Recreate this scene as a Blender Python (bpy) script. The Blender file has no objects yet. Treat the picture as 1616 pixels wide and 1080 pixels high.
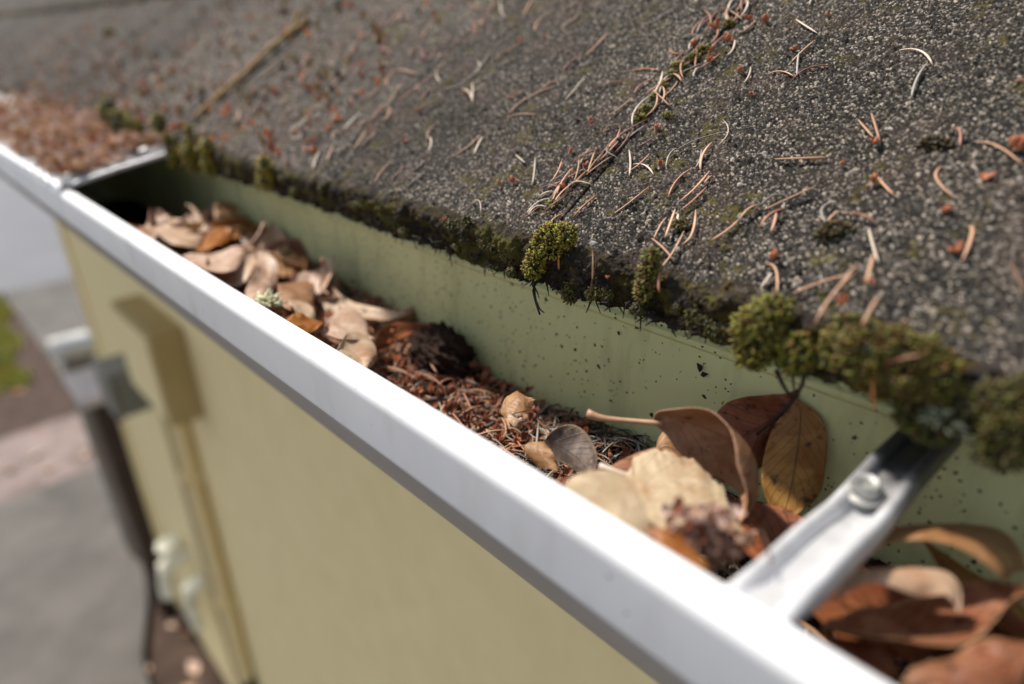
import bpy, math, random
import numpy as np
from mathutils import Vector, Matrix, Euler

# ------------------------------------------------------------------ camera, sky, sun, exposure
SC = bpy.context.scene
C = SC.collection
PITCH, YAW = math.radians(25.6), math.radians(44.5)
FPX = 1000.0                                   # focal length in pixels of the 1616-wide photograph
cam_d = bpy.data.cameras.new('camera')
cam = bpy.data.objects.new('camera', cam_d); C.objects.link(cam)
cam.location = (0, 0, 0)                       # eye of the photographer; the ground lies 2.75 m below
cam.rotation_euler = (math.pi/2 - PITCH, 0, -YAW)
cam_d.sensor_width = 36.0
cam_d.lens = FPX/1616*36.0
cam_d.clip_start, cam_d.clip_end = 0.01, 500
cam_d.dof.use_dof = True
cam_d.dof.focus_distance = 0.294
cam_d.dof.aperture_fstop = 3.1
SC.camera = cam

SUN = Vector((-0.11, 0.56, 0.82)).normalized()   # direction towards the sun
W = bpy.data.worlds.new('World'); SC.world = W; W.use_nodes = True
nt = W.node_tree
sky = nt.nodes.new('ShaderNodeTexSky'); sky.sky_type = 'NISHITA'; sky.sun_disc = False
sky.sun_elevation = math.asin(SUN.z); sky.sun_rotation = math.atan2(SUN.x, SUN.y)
hsv = nt.nodes.new('ShaderNodeHueSaturation'); hsv.inputs['Saturation'].default_value = .45   # thin white cloud
nt.links.new(sky.outputs[0], hsv.inputs['Color']); nt.links.new(hsv.outputs[0], nt.nodes['Background'].inputs[0])
nt.nodes['Background'].inputs[1].default_value = 0.13
ld = bpy.data.lights.new('sun', 'SUN'); ld.energy = 4.6; ld.angle = math.radians(3.5); ld.color = (1, .93, .83)
lo = bpy.data.objects.new('sun', ld); C.objects.link(lo)
lo.rotation_euler = SUN.to_track_quat('Z', 'Y').to_euler()
SC.view_settings.view_transform = 'Standard'; SC.view_settings.look = 'None'
SC.view_settings.gamma = 1; SC.view_settings.exposure = 0.38
try:
    SC.cycles.use_denoising = True
    SC.cycles.max_bounces = 8
except Exception:
    pass

rng = np.random.default_rng(7)
random.seed(7)
R = math.radians
CP, SP, CY, SY = math.cos(PITCH), math.sin(PITCH), math.cos(YAW), math.sin(YAW)
GROUND = -2.75
SLOPE = math.radians(32.5); TS = math.tan(SLOPE)
EDGE_X, EDGE_Z = 0.2105, -0.088                # the upper arris of the roof edge


def ray(px, py):
    """world direction of a photo pixel, one unit of camera depth long"""
    lat, up = (px-808)/FPX, (540-py)/FPX
    fwd, dn = CP + up*SP, SP - up*CP
    return Vector((lat*CY + fwd*SY, -lat*SY + fwd*CY, -dn))


def at_depth(px, py, d): return ray(px, py)*d
def at_x(px, py, x): r = ray(px, py); return r*(x/r.x)
def at_z(px, py, z): r = ray(px, py); return r*(z/r.z)


def on_roof(px, py, lift=0.0):
    r = ray(px, py)
    # z = EDGE_Z + (x-EDGE_X)*TS ; over the rounded edge the point hangs on the plane x = EDGE_X
    den = r.z - TS*r.x
    t = (EDGE_Z - EDGE_X*TS)/den
    p = r*t
    if p.x < EDGE_X:
        p = r*((EDGE_X-0.001)/r.x)
        return p + Vector((-lift, 0, 0))
    return p + Vector((-math.sin(SLOPE), 0, math.cos(SLOPE)))*lift


# ------------------------------------------------------------------ naming and linking helpers
def link(o, parent=None):
    C.objects.link(o)
    if parent is not None: o.parent = parent
    return o


def tag(o, label=None, cat=None, group=None, kind=None):
    if label: o['label'] = label
    if cat: o['category'] = cat
    if group: o['group'] = group
    if kind: o['kind'] = kind
    return o


def empty(name, loc=(0, 0, 0)):
    o = bpy.data.objects.new(name, None); o.location = loc; o.empty_display_size = .02
    return link(o)


class MB:
    """collects geometry and links it as one mesh object"""
    def __init__(s): s.v, s.f, s.m, s.uv, s.n = [], [], [], [], 0

    def add(s, verts, faces, mat=0, uv=None):
        verts = np.asarray(verts, dtype=float)
        b = s.n
        s.v.append(verts); s.n += len(verts)
        s.f.extend([tuple(i+b for i in f) for f in faces]); s.m.extend([mat]*len(faces))
        s.uv.append(np.asarray(uv, float) if uv is not None else np.zeros((len(verts), 2)))

    def box(s, x0, x1, y0, y1, z0, z1, mat=0):
        v = [(x, y, z) for x in (x0, x1) for y in (y0, y1) for z in (z0, z1)]
        s.add(v, [(0, 1, 3, 2), (4, 6, 7, 5), (0, 4, 5, 1), (2, 3, 7, 6), (0, 2, 6, 4), (1, 5, 7, 3)], mat)

    def tube(s, pts, rad, n=8, mat=0, flat=1.0, cap=True):
        P = [Vector(p) for p in pts]; k = len(P)
        rr = rad if hasattr(rad, '__len__') else [rad]*k
        V, F = [], []
        up = Vector((0.13, 0.21, 1)).normalized()
        for i in range(k):
            t = (P[min(i+1, k-1)] - P[max(i-1, 0)])
            t = t.normalized() if t.length > 1e-9 else Vector((0, 0, 1))
            u = t.cross(up)
            u = u.normalized() if u.length > 1e-4 else t.orthogonal().normalized()
            w = u.cross(t)
            for j in range(n):
                a = 2*math.pi*j/n
                V.append(P[i] + u*(math.cos(a)*rr[i]) + w*(math.sin(a)*rr[i]*flat))
        for i in range(k-1):
            for j in range(n):
                F.append((i*n+j, i*n+(j+1) % n, (i+1)*n+(j+1) % n, (i+1)*n+j))
        if cap:
            F.append(tuple(range(n-1, -1, -1))); F.append(tuple((k-1)*n+j for j in range(n)))
        s.add([tuple(v) for v in V], F, mat)

    def lathe(s, prof, o, axis, n=24, mat=0):
        ax = Vector(axis).normalized(); u = ax.orthogonal().normalized(); w = ax.cross(u); o = Vector(o)
        V, F = [], []
        for r, h in prof:
            for j in range(n):
                a = 2*math.pi*j/n
                V.append(tuple(o + ax*h + u*(math.cos(a)*r) + w*(math.sin(a)*r)))
        for i in range(len(prof)-1):
            for j in range(n):
                F.append((i*n+j, i*n+(j+1) % n, (i+1)*n+(j+1) % n, (i+1)*n+j))
        F.append(tuple(range(n-1, -1, -1))); F.append(tuple((len(prof)-1)*n+j for j in range(n)))
        s.add(V, F, mat)

    def build(s, name, mats, parent=None, smooth=True, sharp=40, origin=None):
        V = np.concatenate(s.v) if s.v else np.zeros((0, 3))
        o0 = np.array(origin if origin is not None else (0, 0, 0), float)
        me = bpy.data.meshes.new(name)
        me.from_pydata((V-o0).tolist(), [], s.f)
        mats = mats if isinstance(mats, (list, tuple)) else [mats]
        for m in mats: me.materials.append(m)
        if len(mats) > 1: me.polygons.foreach_set('material_index', s.m)
        UV = np.concatenate(s.uv)
        if np.any(UV):
            l = me.uv_layers.new(name='UVMap')
            li = np.zeros(len(me.loops), int); me.loops.foreach_get('vertex_index', li)
            l.data.foreach_set('uv', UV[li].ravel())
        me.update()
        if smooth:
            me.polygons.foreach_set('use_smooth', [True]*len(me.polygons))
            if sharp: me.set_sharp_from_angle(angle=R(sharp))
        o = bpy.data.objects.new(name, me); o.location = o0
        return link(o, parent)


def grid_mesh(name, P, mat, parent=None, col=None, uv=None, smooth=True):
    """P: (n, m, 3) array of points -> one sheet"""
    n, m = P.shape[:2]
    me = bpy.data.meshes.new(name)
    idx = np.arange(n*m).reshape(n, m)
    q = np.stack([idx[:-1, :-1], idx[1:, :-1], idx[1:, 1:], idx[:-1, 1:]], -1).reshape(-1, 4)
    me.vertices.add(n*m); me.vertices.foreach_set('co', P.reshape(-1).astype(np.float32))
    me.loops.add(len(q)*4); me.loops.foreach_set('vertex_index', q.ravel().astype(np.int32))
    me.polygons.add(len(q)); me.polygons.foreach_set('loop_start', (np.arange(len(q))*4).astype(np.int32))
    me.update(calc_edges=True)
    if smooth: me.polygons.foreach_set('use_smooth', np.ones(len(q), bool))
    if col is not None:
        a = me.color_attributes.new('Col', 'FLOAT_COLOR', 'POINT')
        a.data.foreach_set('color', np.concatenate([col.reshape(-1, 3), np.ones((n*m, 1))], 1).astype(np.float32).ravel())
    if uv is not None:
        l = me.uv_layers.new(name='UVMap'); l.data.foreach_set('uv', uv.reshape(-1, 2)[q.ravel()].astype(np.float32).ravel())
    me.materials.append(mat); me.validate(); me.update()
    return link(bpy.data.objects.new(name, me), parent)


def vnoise(x, y, seed=0):
    """smooth value noise in 0..1"""
    x = np.asarray(x, float); y = np.asarray(y, float)
    xi = np.floor(x).astype(np.int64); yi = np.floor(y).astype(np.int64)
    fx, fy = x-xi, y-yi
    fx = fx*fx*(3-2*fx); fy = fy*fy*(3-2*fy)

    def h(a, b):
        v = (a*374761393 + b*668265263 + seed*1442695041) & 0xffffffff
        v = ((v ^ (v >> 13))*1274126177) & 0xffffffff
        return ((v ^ (v >> 16)) & 0xffff)/65535.0
    return (h(xi, yi)*(1-fx)+h(xi+1, yi)*fx)*(1-fy) + (h(xi, yi+1)*(1-fx)+h(xi+1, yi+1)*fx)*fy


def fbm(x, y, seed=0, o=4):
    s, a, t = 0, .5, 0
    for i in range(o):
        s = s + a*vnoise(x*2**i, y*2**i, seed+i*17); t += a; a *= .5
    return s/t


# ------------------------------------------------------------------ materials
def mat_new(name):
    m = bpy.data.materials.new(name); m.use_nodes = True
    return m, m.node_tree, m.node_tree.nodes['Principled BSDF']


def nn(nt, t, **kw):
    n = nt.nodes.new(t)
    for k, v in kw.items(): setattr(n, k, v)
    return n


def noise(nt, scale, detail=4, rough=.55, coord='Object', dist=0.0):
    tc = nn(nt, 'ShaderNodeTexCoord'); n = nn(nt, 'ShaderNodeTexNoise')
    n.inputs['Scale'].default_value = scale; n.inputs['Detail'].default_value = detail
    n.inputs['Roughness'].default_value = rough; n.inputs['Distortion'].default_value = dist
    nt.links.new(tc.outputs[coord], n.inputs['Vector'])
    return n


def ramp(nt, src, stops):
    r = nn(nt, 'ShaderNodeValToRGB'); e = r.color_ramp.elements
    while len(e) < len(stops): e.new(.5)
    for el, (p, c) in zip(e, stops):
        el.position = p; el.color = (c, c, c, 1) if not hasattr(c, '__len__') else (*c, 1)
    nt.links.new(src, r.inputs[0]); return r


def mix(nt, fac, a, b, blend='MIX'):
    m = nn(nt, 'ShaderNodeMix', data_type='RGBA', blend_type=blend)
    for sock, val in ((m.inputs[0], fac), (m.inputs[6], a), (m.inputs[7], b)):
        if hasattr(val, 'is_output') or isinstance(val, bpy.types.NodeSocket): nt.links.new(val, sock)
        elif isinstance(val, (int, float)): sock.default_value = val
        else: sock.default_value = (*val, 1)
    return m.outputs[2]


def bump(nt, src, strength, dist, bsdf):
    b = nn(nt, 'ShaderNodeBump'); b.inputs['Strength'].default_value = strength; b.inputs['Distance'].default_value = dist
    nt.links.new(src, b.inputs['Height']); nt.links.new(b.outputs[0], bsdf.inputs['Normal']); return b


def simple(name, c1, c2=None, scale=60, rough=.7, metal=0.0, bmp=0.0, bscale=None, bdist=.001, spec=.5, sub=0.0):
    m, t, b = mat_new(name)
    c2 = c2 or tuple(x*.7 for x in c1)
    n = noise(t, scale, 5)
    r = ramp(t, n.outputs['Fac'], [(.35, c1), (.68, c2)])
    t.links.new(r.outputs[0], b.inputs['Base Color'])
    b.inputs['Roughness'].default_value = rough; b.inputs['Metallic'].default_value = metal
    b.inputs['Specular IOR Level'].default_value = spec
    if bmp:
        n2 = noise(t, bscale or scale*3, 5); bump(t, n2.outputs['Fac'], bmp, bdist, b)
    return m


def specks(t, base, scale, thr, keep, colour, seed=0.0):
    """sparse dirt specks lying on the paint"""
    tc = nn(t, 'ShaderNodeTexCoord'); mp = nn(t, 'ShaderNodeMapping'); mp.inputs['Location'].default_value = (seed, seed*.7, seed*.3)
    nz = nn(t, 'ShaderNodeTexNoise'); nz.inputs['Scale'].default_value = scale*2.2
    t.links.new(tc.outputs['Object'], mp.inputs[0])
    t.links.new(mp.outputs[0], nz.inputs['Vector'])
    vm = nn(t, 'ShaderNodeVectorMath', operation='MULTIPLY_ADD'); vm.inputs[1].default_value = (.6/scale,)*3
    t.links.new(nz.outputs['Color'], vm.inputs[0]); t.links.new(mp.outputs[0], vm.inputs[2])
    vo = nn(t, 'ShaderNodeTexVoronoi'); vo.inputs['Scale'].default_value = scale
    t.links.new(vm.outputs[0], vo.inputs['Vector'])
    sep = nn(t, 'ShaderNodeSeparateColor'); t.links.new(vo.outputs['Color'], sep.inputs[0])
    th = nn(t, 'ShaderNodeMath', operation='MULTIPLY'); th.inputs[1].default_value = thr; t.links.new(sep.outputs[1], th.inputs[0])
    lt = nn(t, 'ShaderNodeMath', operation='LESS_THAN'); t.links.new(vo.outputs['Distance'], lt.inputs[0]); t.links.new(th.outputs[0], lt.inputs[1])
    kp = nn(t, 'ShaderNodeMath', operation='LESS_THAN'); kp.inputs[1].default_value = keep; t.links.new(sep.outputs[0], kp.inputs[0])
    mu = nn(t, 'ShaderNodeMath', operation='MULTIPLY'); t.links.new(lt.outputs[0], mu.inputs[0]); t.links.new(kp.outputs[0], mu.inputs[1])
    return mix(t, mu.outputs[0], base, colour)


def m_paint(name, c1, c2, rough, speck, bmp=.04, streak=None):
    m, t, b = mat_new(name)
    n = noise(t, 14, 5)
    col = ramp(t, n.outputs['Fac'], [(.3, c1), (.7, c2)]).outputs[0]
    if streak:                                                     # silt and run-off stains on the paint
        tc = nn(t, 'ShaderNodeTexCoord'); mp = nn(t, 'ShaderNodeMapping'); mp.inputs['Scale'].default_value = streak[0]
        t.links.new(tc.outputs['Object'], mp.inputs[0]); sn = nn(t, 'ShaderNodeTexNoise'); sn.inputs['Scale'].default_value = 1; sn.inputs['Detail'].default_value = 6; sn.inputs['Roughness'].default_value = .62
        t.links.new(mp.outputs[0], sn.inputs['Vector'])
        col = mix(t, ramp(t, sn.outputs['Fac'], [(.50, 0.0), (.72, streak[2])]).outputs[0], col, streak[1])
    for args in speck: col = specks(t, col, *args)
    t.links.new(col, b.inputs['Base Color'])
    rr = ramp(t, noise(t, 60, 4).outputs['Fac'], [(.3, rough-.06), (.7, rough+.1)])
    t.links.new(rr.outputs[0], b.inputs['Roughness'])
    bump(t, noise(t, 90, 3).outputs['Fac'], bmp, .001, b)
    return m


M = {}
M['white'] = m_paint('white_enamel', (.80, .81, .82), (.72, .73, .745), .34,
                     [(190, .15, .035, (.03, .025, .02), 1.3), (330, .22, .02, (.08, .07, .06), 3.1)], streak=((70, 40, 12), (.52, .51, .49), .45))
M['green'] = m_paint('pale_green_paint', (.66, .675, .36), (.58, .60, .31), .42,
                     [(230, .34, .26, (.03, .028, .018), .2), (95, .16, .12, (.035, .03, .02), 2.2), (480, .38, .2, (.05, .045, .03), 5.0)], streak=((60, 55, 14), (.26, .26, .13), .5))
m, t, b = mat_new('bare_aluminium')
c = ramp(t, noise(t, 90, 5).outputs['Fac'], [(.35, (.68, .68, .69)), (.68, (.54, .54, .55))]).outputs[0]
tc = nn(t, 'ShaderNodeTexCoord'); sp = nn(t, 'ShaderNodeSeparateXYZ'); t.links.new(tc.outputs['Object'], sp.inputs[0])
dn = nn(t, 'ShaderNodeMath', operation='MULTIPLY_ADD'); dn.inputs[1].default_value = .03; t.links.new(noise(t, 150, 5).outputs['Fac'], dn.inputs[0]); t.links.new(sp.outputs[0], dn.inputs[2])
c = mix(t, ramp(t, dn.outputs[0], [(.196, 0.0), (.206, .45), (.222, .94)]).outputs[0], c, (.035, .032, .028))        # roof edge's shade painted on the inner end, mixed with dirt
t.links.new(c, b.inputs['Base Color']); b.inputs['Roughness'].default_value = .45; b.inputs['Metallic'].default_value = .3
bump(t, noise(t, 300, 4).outputs['Fac'], .1, .001, b)
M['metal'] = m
M['face'] = simple('shaded_front_paint', (.40, .375, .355), (.34, .32, .30), 12, .55)  # white gutter front, with the shade below the lip put into its colour
M['guard'] = simple('guard_metal', (.50, .50, .50), (.40, .40, .40), 90, .45, .2)
M['screw'] = simple('zinc_screw', (.42, .42, .40), (.28, .28, .26), 200, .42, .6)
M['wall'] = m_paint('yellow_wall_paint', (.93, .785, .43), (.86, .715, .375), .6, [], .06)
M['wallbox'] = simple('ochre_box_paint', (.46, .35, .155), (.40, .30, .13), 8, .6)
M['fascia'] = simple('fascia_paint', (.50, .46, .27), (.42, .38, .22), 12, .6)
M['soffit'] = simple('soffit_paint', (.55, .50, .32), (.5, .45, .3), 9, .7)
M['greybox'] = simple('grey_plastic', (.24, .24, .21), (.19, .19, .165), 20, .5)
M['cream'] = simple('cream_plastic', (.90, .86, .68), (.84, .80, .62), 20, .4)
M['black'] = simple('black_rubber', (.02, .02, .02), (.03, .03, .03), 20, .5)
M['conduit'] = simple('conduit_paint', (.85, .70, .38), (.78, .63, .33), 20, .5)
M['soil'] = simple('soil', (.075, .045, .032), (.035, .02, .014), 9, .95, 0, .8, 40, .02)
M['concrete'] = simple('concrete', (.115, .104, .095), (.066, .060, .055), 3.5, .85, 0, .3, 60, .004)
M['paving'] = simple('pink_paving', (.24, .185, .17), (.11, .08, .07), 5, .85, 0, .4, 40, .006)
M['road'] = simple('road_asphalt', (.125, .132, .150), (.105, .112, .130), .8, .75, 0, .3, 50, .005)
M['grass'] = simple('grass', (.27, .32, .035), (.42, .37, .08), 3, .6)
M['wood_top'] = simple('weathered_wood', (.62, .56, .545), (.52, .47, .45), 14, .85)
M['wood_side'] = simple('dark_wood', (.065, .04, .028), (.035, .02, .014), 20, .8)
M['white_post'] = simple('post_white', (.55, .55, .54), (.47, .47, .46), 8, .6)
M['post_grey'] = simple('post_grey', (.22, .205, .19), (.17, .155, .145), 8, .7)
M['clod'] = simple('dark_humus', (.050, .028, .020), (.018, .011, .008), 160, .95, 0, 1.0, 420, .003, .2)
M['twig'] = simple('twig_bark', (.12, .095, .08), (.055, .042, .036), 300, .85, 0, .8, 800, .0006)
M['root'] = simple('dark_root', (.02, .015, .011), (.01, .008, .006), 300, .9)
M['bark'] = simple('roof_twig', (.36, .24, .09), (.26, .15, .05), 120, .85, 0, .6, 400, .0008)
M['lichen'] = simple('pale_lichen', (.78, .74, .50), (.58, .56, .36), 300, .9)
M['lichen2'] = simple('grey_green_lichen', (.085, .095, .06), (.05, .06, .04), 300, .9)
M['deck'] = simple('bitumen_underlay', (.02, .018, .016), (.035, .03, .027), 200, .95, 0, .6, 900, .001)

NEEDLE = {'r': ((.38, .17, .10), (.25, .10, .058)), 't': ((.52, .31, .18), (.40, .21, .115)), 'p': ((.60, .50, .40), (.46, .36, .27)),
          'g': ((.30, .27, .235), (.20, .17, .145)), 'd': ((.24, .07, .045), (.15, .04, .03)), 'b': ((.20, .10, .05), (.12, .055, .03)),
          'o': ((.52, .20, .06), (.40, .14, .045)), 'k': ((.045, .032, .026), (.02, .015, .012)), 'i': ((.49, .285, .175), (.37, .19, .11))}
NAMES = {'r': 'rust brown', 't': 'tan', 'p': 'pale straw', 'g': 'grey', 'd': 'dark red', 'b': 'dark brown', 'o': 'orange', 'i': 'pinkish brown', 'k': 'black'}
for k, (a, b_) in NEEDLE.items():
    m, t, b = mat_new('needle_' + NAMES[k].replace(' ', '_'))
    oi = nn(t, 'ShaderNodeObjectInfo')
    n = noise(t, 130, 3)
    col = ramp(t, n.outputs['Fac'], [(.3, a), (.7, b_)]).outputs[0]
    hs = nn(t, 'ShaderNodeHueSaturation'); vr = nn(t, 'ShaderNodeMapRange'); vr.inputs[3].default_value = .75; vr.inputs[4].default_value = 1.3
    t.links.new(oi.outputs['Random'], vr.inputs[0]); t.links.new(vr.outputs[0], hs.inputs['Value']); t.links.new(col, hs.inputs['Color'])
    t.links.new(hs.outputs[0], b.inputs['Base Color']); b.inputs['Roughness'].default_value = .5
    M['n'+k] = m


def leaf_mat(name, c1, c2, spot=(.05, .03, .02), spotamt=.5, rib=(.3, .18, .1), trans=.22, rough=.5, edge=None):
    m, t, b = mat_new(name)
    tc = nn(t, 'ShaderNodeTexCoord'); sep = nn(t, 'ShaderNodeSeparateXYZ'); t.links.new(tc.outputs['UV'], sep.inputs[0])
    n1 = noise(t, 75, 6, .62, 'Object', .8)
    col = ramp(t, n1.outputs['Fac'], [(.32, tuple(min(1, x*1.12) for x in c1)), (.5, c2), (.72, tuple(x*y for x, y in zip(c2, (.82, .58, .42))))]).outputs[0]
    # |v - 0.5|
    s1 = nn(t, 'ShaderNodeMath', operation='SUBTRACT'); s1.inputs[1].default_value = .5; t.links.new(sep.outputs[1], s1.inputs[0])
    ab = nn(t, 'ShaderNodeMath', operation='ABSOLUTE'); t.links.new(s1.outputs[0], ab.inputs[0])
    # side veins
    a1 = nn(t, 'ShaderNodeMath', operation='MULTIPLY_ADD'); a1.inputs[1].default_value = -.55; t.links.new(ab.outputs[0], a1.inputs[0]); t.links.new(sep.outputs[0], a1.inputs[2])
    nz = noise(t, 60, 2)
    a2 = nn(t, 'ShaderNodeMath', operation='MULTIPLY_ADD'); a2.inputs[1].default_value = .04; t.links.new(nz.outputs['Fac'], a2.inputs[0]); t.links.new(a1.outputs[0], a2.inputs[2])
    a3 = nn(t, 'ShaderNodeMath', operation='MULTIPLY'); a3.inputs[1].default_value = 70; t.links.new(a2.outputs[0], a3.inputs[0])
    sn = nn(t, 'ShaderNodeMath', operation='SINE'); t.links.new(a3.outputs[0], sn.inputs[0])
    vein = ramp(t, sn.outputs[0], [(.82, 0.0), (1.0, .55)])
    midr = ramp(t, ab.outputs[0], [(.0, 1.0), (.035, 0.0)])
    mx = nn(t, 'ShaderNodeMath', operation='MAXIMUM'); t.links.new(vein.outputs[0], mx.inputs[0]); t.links.new(midr.outputs[0], mx.inputs[1])
    half = nn(t, 'ShaderNodeMath', operation='MULTIPLY'); half.inputs[1].default_value = .75; t.links.new(mx.outputs[0], half.inputs[0])
    col = mix(t, half.outputs[0], col, rib)
    if edge:
        er = ramp(t, ab.outputs[0], [(.42, 0.0), (.5, .8)]); col = mix(t, er.outputs[0], col, edge)
    n2 = noise(t, 130, 4, .6, 'Object', .3)
    sr = ramp(t, n2.outputs['Fac'], [(.60, 0.0), (.68, spotamt)])
    col = mix(t, sr.outputs[0], col, spot)
    n3 = noise(t, 420, 2)
    sr2 = ramp(t, n3.outputs['Fac'], [(.66, 0.0), (.72, spotamt*.9)])
    col = mix(t, sr2.outputs[0], col, spot)
    t.links.new(col, b.inputs['Base Color'])
    b.inputs['Roughness'].default_value = rough; b.inputs['Specular IOR Level'].default_value = .4
    ad = nn(t, 'ShaderNodeMath', operation='MULTIPLY_ADD'); ad.inputs[1].default_value = .8
    t.links.new(mx.outputs[0], ad.inputs[0]); t.links.new(noise(t, 200, 4).outputs['Fac'], ad.inputs[2])
    bp = bump(t, ad.outputs[0], .45, .0006, b)
    tr = nn(t, 'ShaderNodeBsdfTranslucent'); t.links.new(col, tr.inputs['Color']); t.links.new(bp.outputs[0], tr.inputs['Normal'])
    ms = nn(t, 'ShaderNodeMixShader'); ms.inputs[0].default_value = trans
    t.links.new(b.outputs[0], ms.inputs[1]); t.links.new(tr.outputs[0], ms.inputs[2])
    t.links.new(ms.outputs[0], t.nodes['Material Output'].inputs['Surface'])
    return m


L = {
 'pale': leaf_mat('leaf_pale_tan', (.62, .47, .34), (.54, .38, .26), (.25, .13, .08), .35, (.42, .26, .17)),
 'beige': leaf_mat('leaf_beige', (.56, .44, .29), (.50, .38, .24), (.30, .2, .12), .3, (.48, .37, .24), .15, .6),
 'mottled': leaf_mat('leaf_mottled', (.56, .41, .28), (.42, .33, .20), (.26, .16, .10), .7, (.5, .38, .24), .2, .6),
 'pink': leaf_mat('leaf_pinkish', (.66, .51, .40), (.55, .38, .28), (.32, .10, .08), .4, (.5, .33, .25)),
 'orange': leaf_mat('leaf_orange', (.48, .20, .045), (.36, .13, .03), (.12, .04, .02), .6, (.5, .25, .08), .25, .4),
 'gold': leaf_mat('leaf_golden_brown', (.50, .27, .075), (.38, .18, .045), (.03, .015, .01), .9, (.12, .05, .015), .2, .4),
 'rust': leaf_mat('leaf_rust', (.36, .13, .05), (.26, .085, .035), (.03, .015, .01), .8, (.12, .04, .02), .2, .4),
 'brown': leaf_mat('leaf_brown', (.45, .26, .15), (.34, .18, .095), (.05, .03, .02), .7, (.30, .15, .08), .2, .45, (.44, .25, .16)),
 'tan': leaf_mat('leaf_tan', (.47, .28, .13), (.37, .20, .09), (.10, .05, .03), .7, (.30, .16, .08)),
 'dark': leaf_mat('leaf_decayed', (.17, .115, .085), (.055, .038, .031), (.24, .17, .12), .7, (.03, .022, .02), .05, .6, (.26, .18, .11)),
 'ruddy': leaf_mat('leaf_ruddy', (.37, .18, .095), (.25, .10, .05), (.06, .025, .015), .9, (.42, .22, .14), .2, .4, (.5, .3, .16)),
 'bract': leaf_mat('bud_scale_orange', (.60, .24, .11), (.46, .15, .065), (.2, .06, .03), .4, (.62, .38, .25), .3, .45),
 'bract2': leaf_mat('bud_scale_brown', (.38, .16, .09), (.25, .09, .05), (.08, .03, .02), .5, (.4, .2, .13), .2, .45),
 'flake': leaf_mat('flake_pinkish', (.68, .52, .44), (.54, .38, .31), (.1, .05, .04), .5, (.5, .36, .3)),
}

# shingle material: colour of every granule comes from the mesh
m, t, b = mat_new('asphalt_shingle')
at = nn(t, 'ShaderNodeVertexColor', layer_name='Col')
n1 = noise(t, 900, 3); n2 = noise(t, 14, 5)
f1 = ramp(t, n1.outputs['Fac'], [(.3, .72), (.7, 1.25)])
c = mix(t, 1.0, at.outputs[0], f1.outputs[0], 'MULTIPLY')
t.links.new(c, b.inputs['Base Color'])
b.inputs['Roughness'].default_value = .85; b.inputs['Specular IOR Level'].default_value = .18
bump(t, noise(t, 2600, 3).outputs['Fac'], .5, .0005, b)
M['shingle'] = m
m, t, b = mat_new('moss')
at = nn(t, 'ShaderNodeVertexColor', layer_name='Col')
t.links.new(at.outputs[0], b.inputs['Base Color']); b.inputs['Roughness'].default_value = .55
b.inputs['Subsurface Weight'].default_value = 0.0
M['moss'] = m

# ------------------------------------------------------------------ the setting: ground, path, road, grass
def sheet(name, x0, x1, y0, y1, z, mat, thick=None, wav=0):
    mb = MB()
    if thick: mb.box(x0, x1, y0, y1, z-thick, z)
    else: mb.add([(x0, y0, z), (x1, y0, z), (x1, y1, z), (x0, y1, z)], [(0, 1, 2, 3)])
    o = mb.build(name, mat, smooth=False); tag(o, kind='structure'); return o


sheet('ground', -150, 150, -150, 150, GROUND, M['soil'])
sheet('road', -140, 140, 9.3, 140, GROUND+.02, M['road'])
mb = MB(); pp = [(-1.6, -5), (.16, -5), (.16, 2.45), (.20, 2.75), (.33, 3.1), (.52, 3.9), (.62, 4.6), (-1.6, 4.6)]
k_ = len(pp); mb.add([(x, y, GROUND+.06) for x, y in pp]+[(x, y, GROUND-.08) for x, y in pp], [tuple(range(k_))]+[(i, i+k_, (i+1) % k_+k_, (i+1) % k_) for i in range(k_)])
tag(mb.build('concrete_path', M['concrete'], smooth=False), kind='structure')
sheet('paved_path', -1.3, .75, 4.62, 5.55, GROUND+.03, M['paving'], .08)
sheet('pavement', .62, 6, 5.6, 9.28, GROUND+.025, M['concrete'], .06)
V, F = [], []
for i in range(16000):
    x = random.uniform(-2.2, .60); y = random.uniform(6.4, 9.25)
    if x > .36 + (y-6.4)*.10 + .05*math.sin(y*6): continue
    h = random.uniform(.03, .09); a = random.uniform(0, 6.28); w = .010
    dx, dy = math.cos(a)*w, math.sin(a)*w; lx, ly = random.gauss(0, .03), random.gauss(0, .03)
    k = len(V); V += [(x-dx, y-dy, GROUND), (x+dx, y+dy, GROUND), (x+lx, y+ly, GROUND+h)]; F.append((k, k+1, k+2))
mb = MB(); mb.add(V, F)
tag(mb.build('grass', M['grass'], smooth=False), 'patch of yellowish green grass beside the pavement', 'grass', kind='stuff')

# ------------------------------------------------------------------ the house
WX = .445; WY = 2.97
house = empty('house', (WX, 0, GROUND))
tag(house, 'pale yellow house with a dark mossy shingle roof over the gutter', 'house')
def hpart(mb, name, mat, parent=None, **k):
    o = mb.build(name, mat, **k); o.parent = parent or house
    if parent is None: o.matrix_parent_inverse = Matrix.Translation(-Vector((WX, 0, GROUND)))
    return o
mb = MB(); mb.box(WX, 5.5, -3, WY, GROUND-.1, .02)
hpart(mb, 'wall', M['wall'], smooth=False)
mb = MB(); mb.box(WX-.012, WX+.06, WY-.05, WY+.012, GROUND+.05, -.07)
hpart(mb, 'corner_trim', M['wall'], smooth=False)
mb = MB(); mb.box(.262, WX-.014, -3, 4.4, -.20, -.185)
hpart(mb, 'soffit', M['soffit'], smooth=False)
mb = MB(); mb.box(.2435, .2615, -3, 4.4, -.215, -.083)
hpart(mb, 'fascia', M['fascia'], smooth=False)

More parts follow.
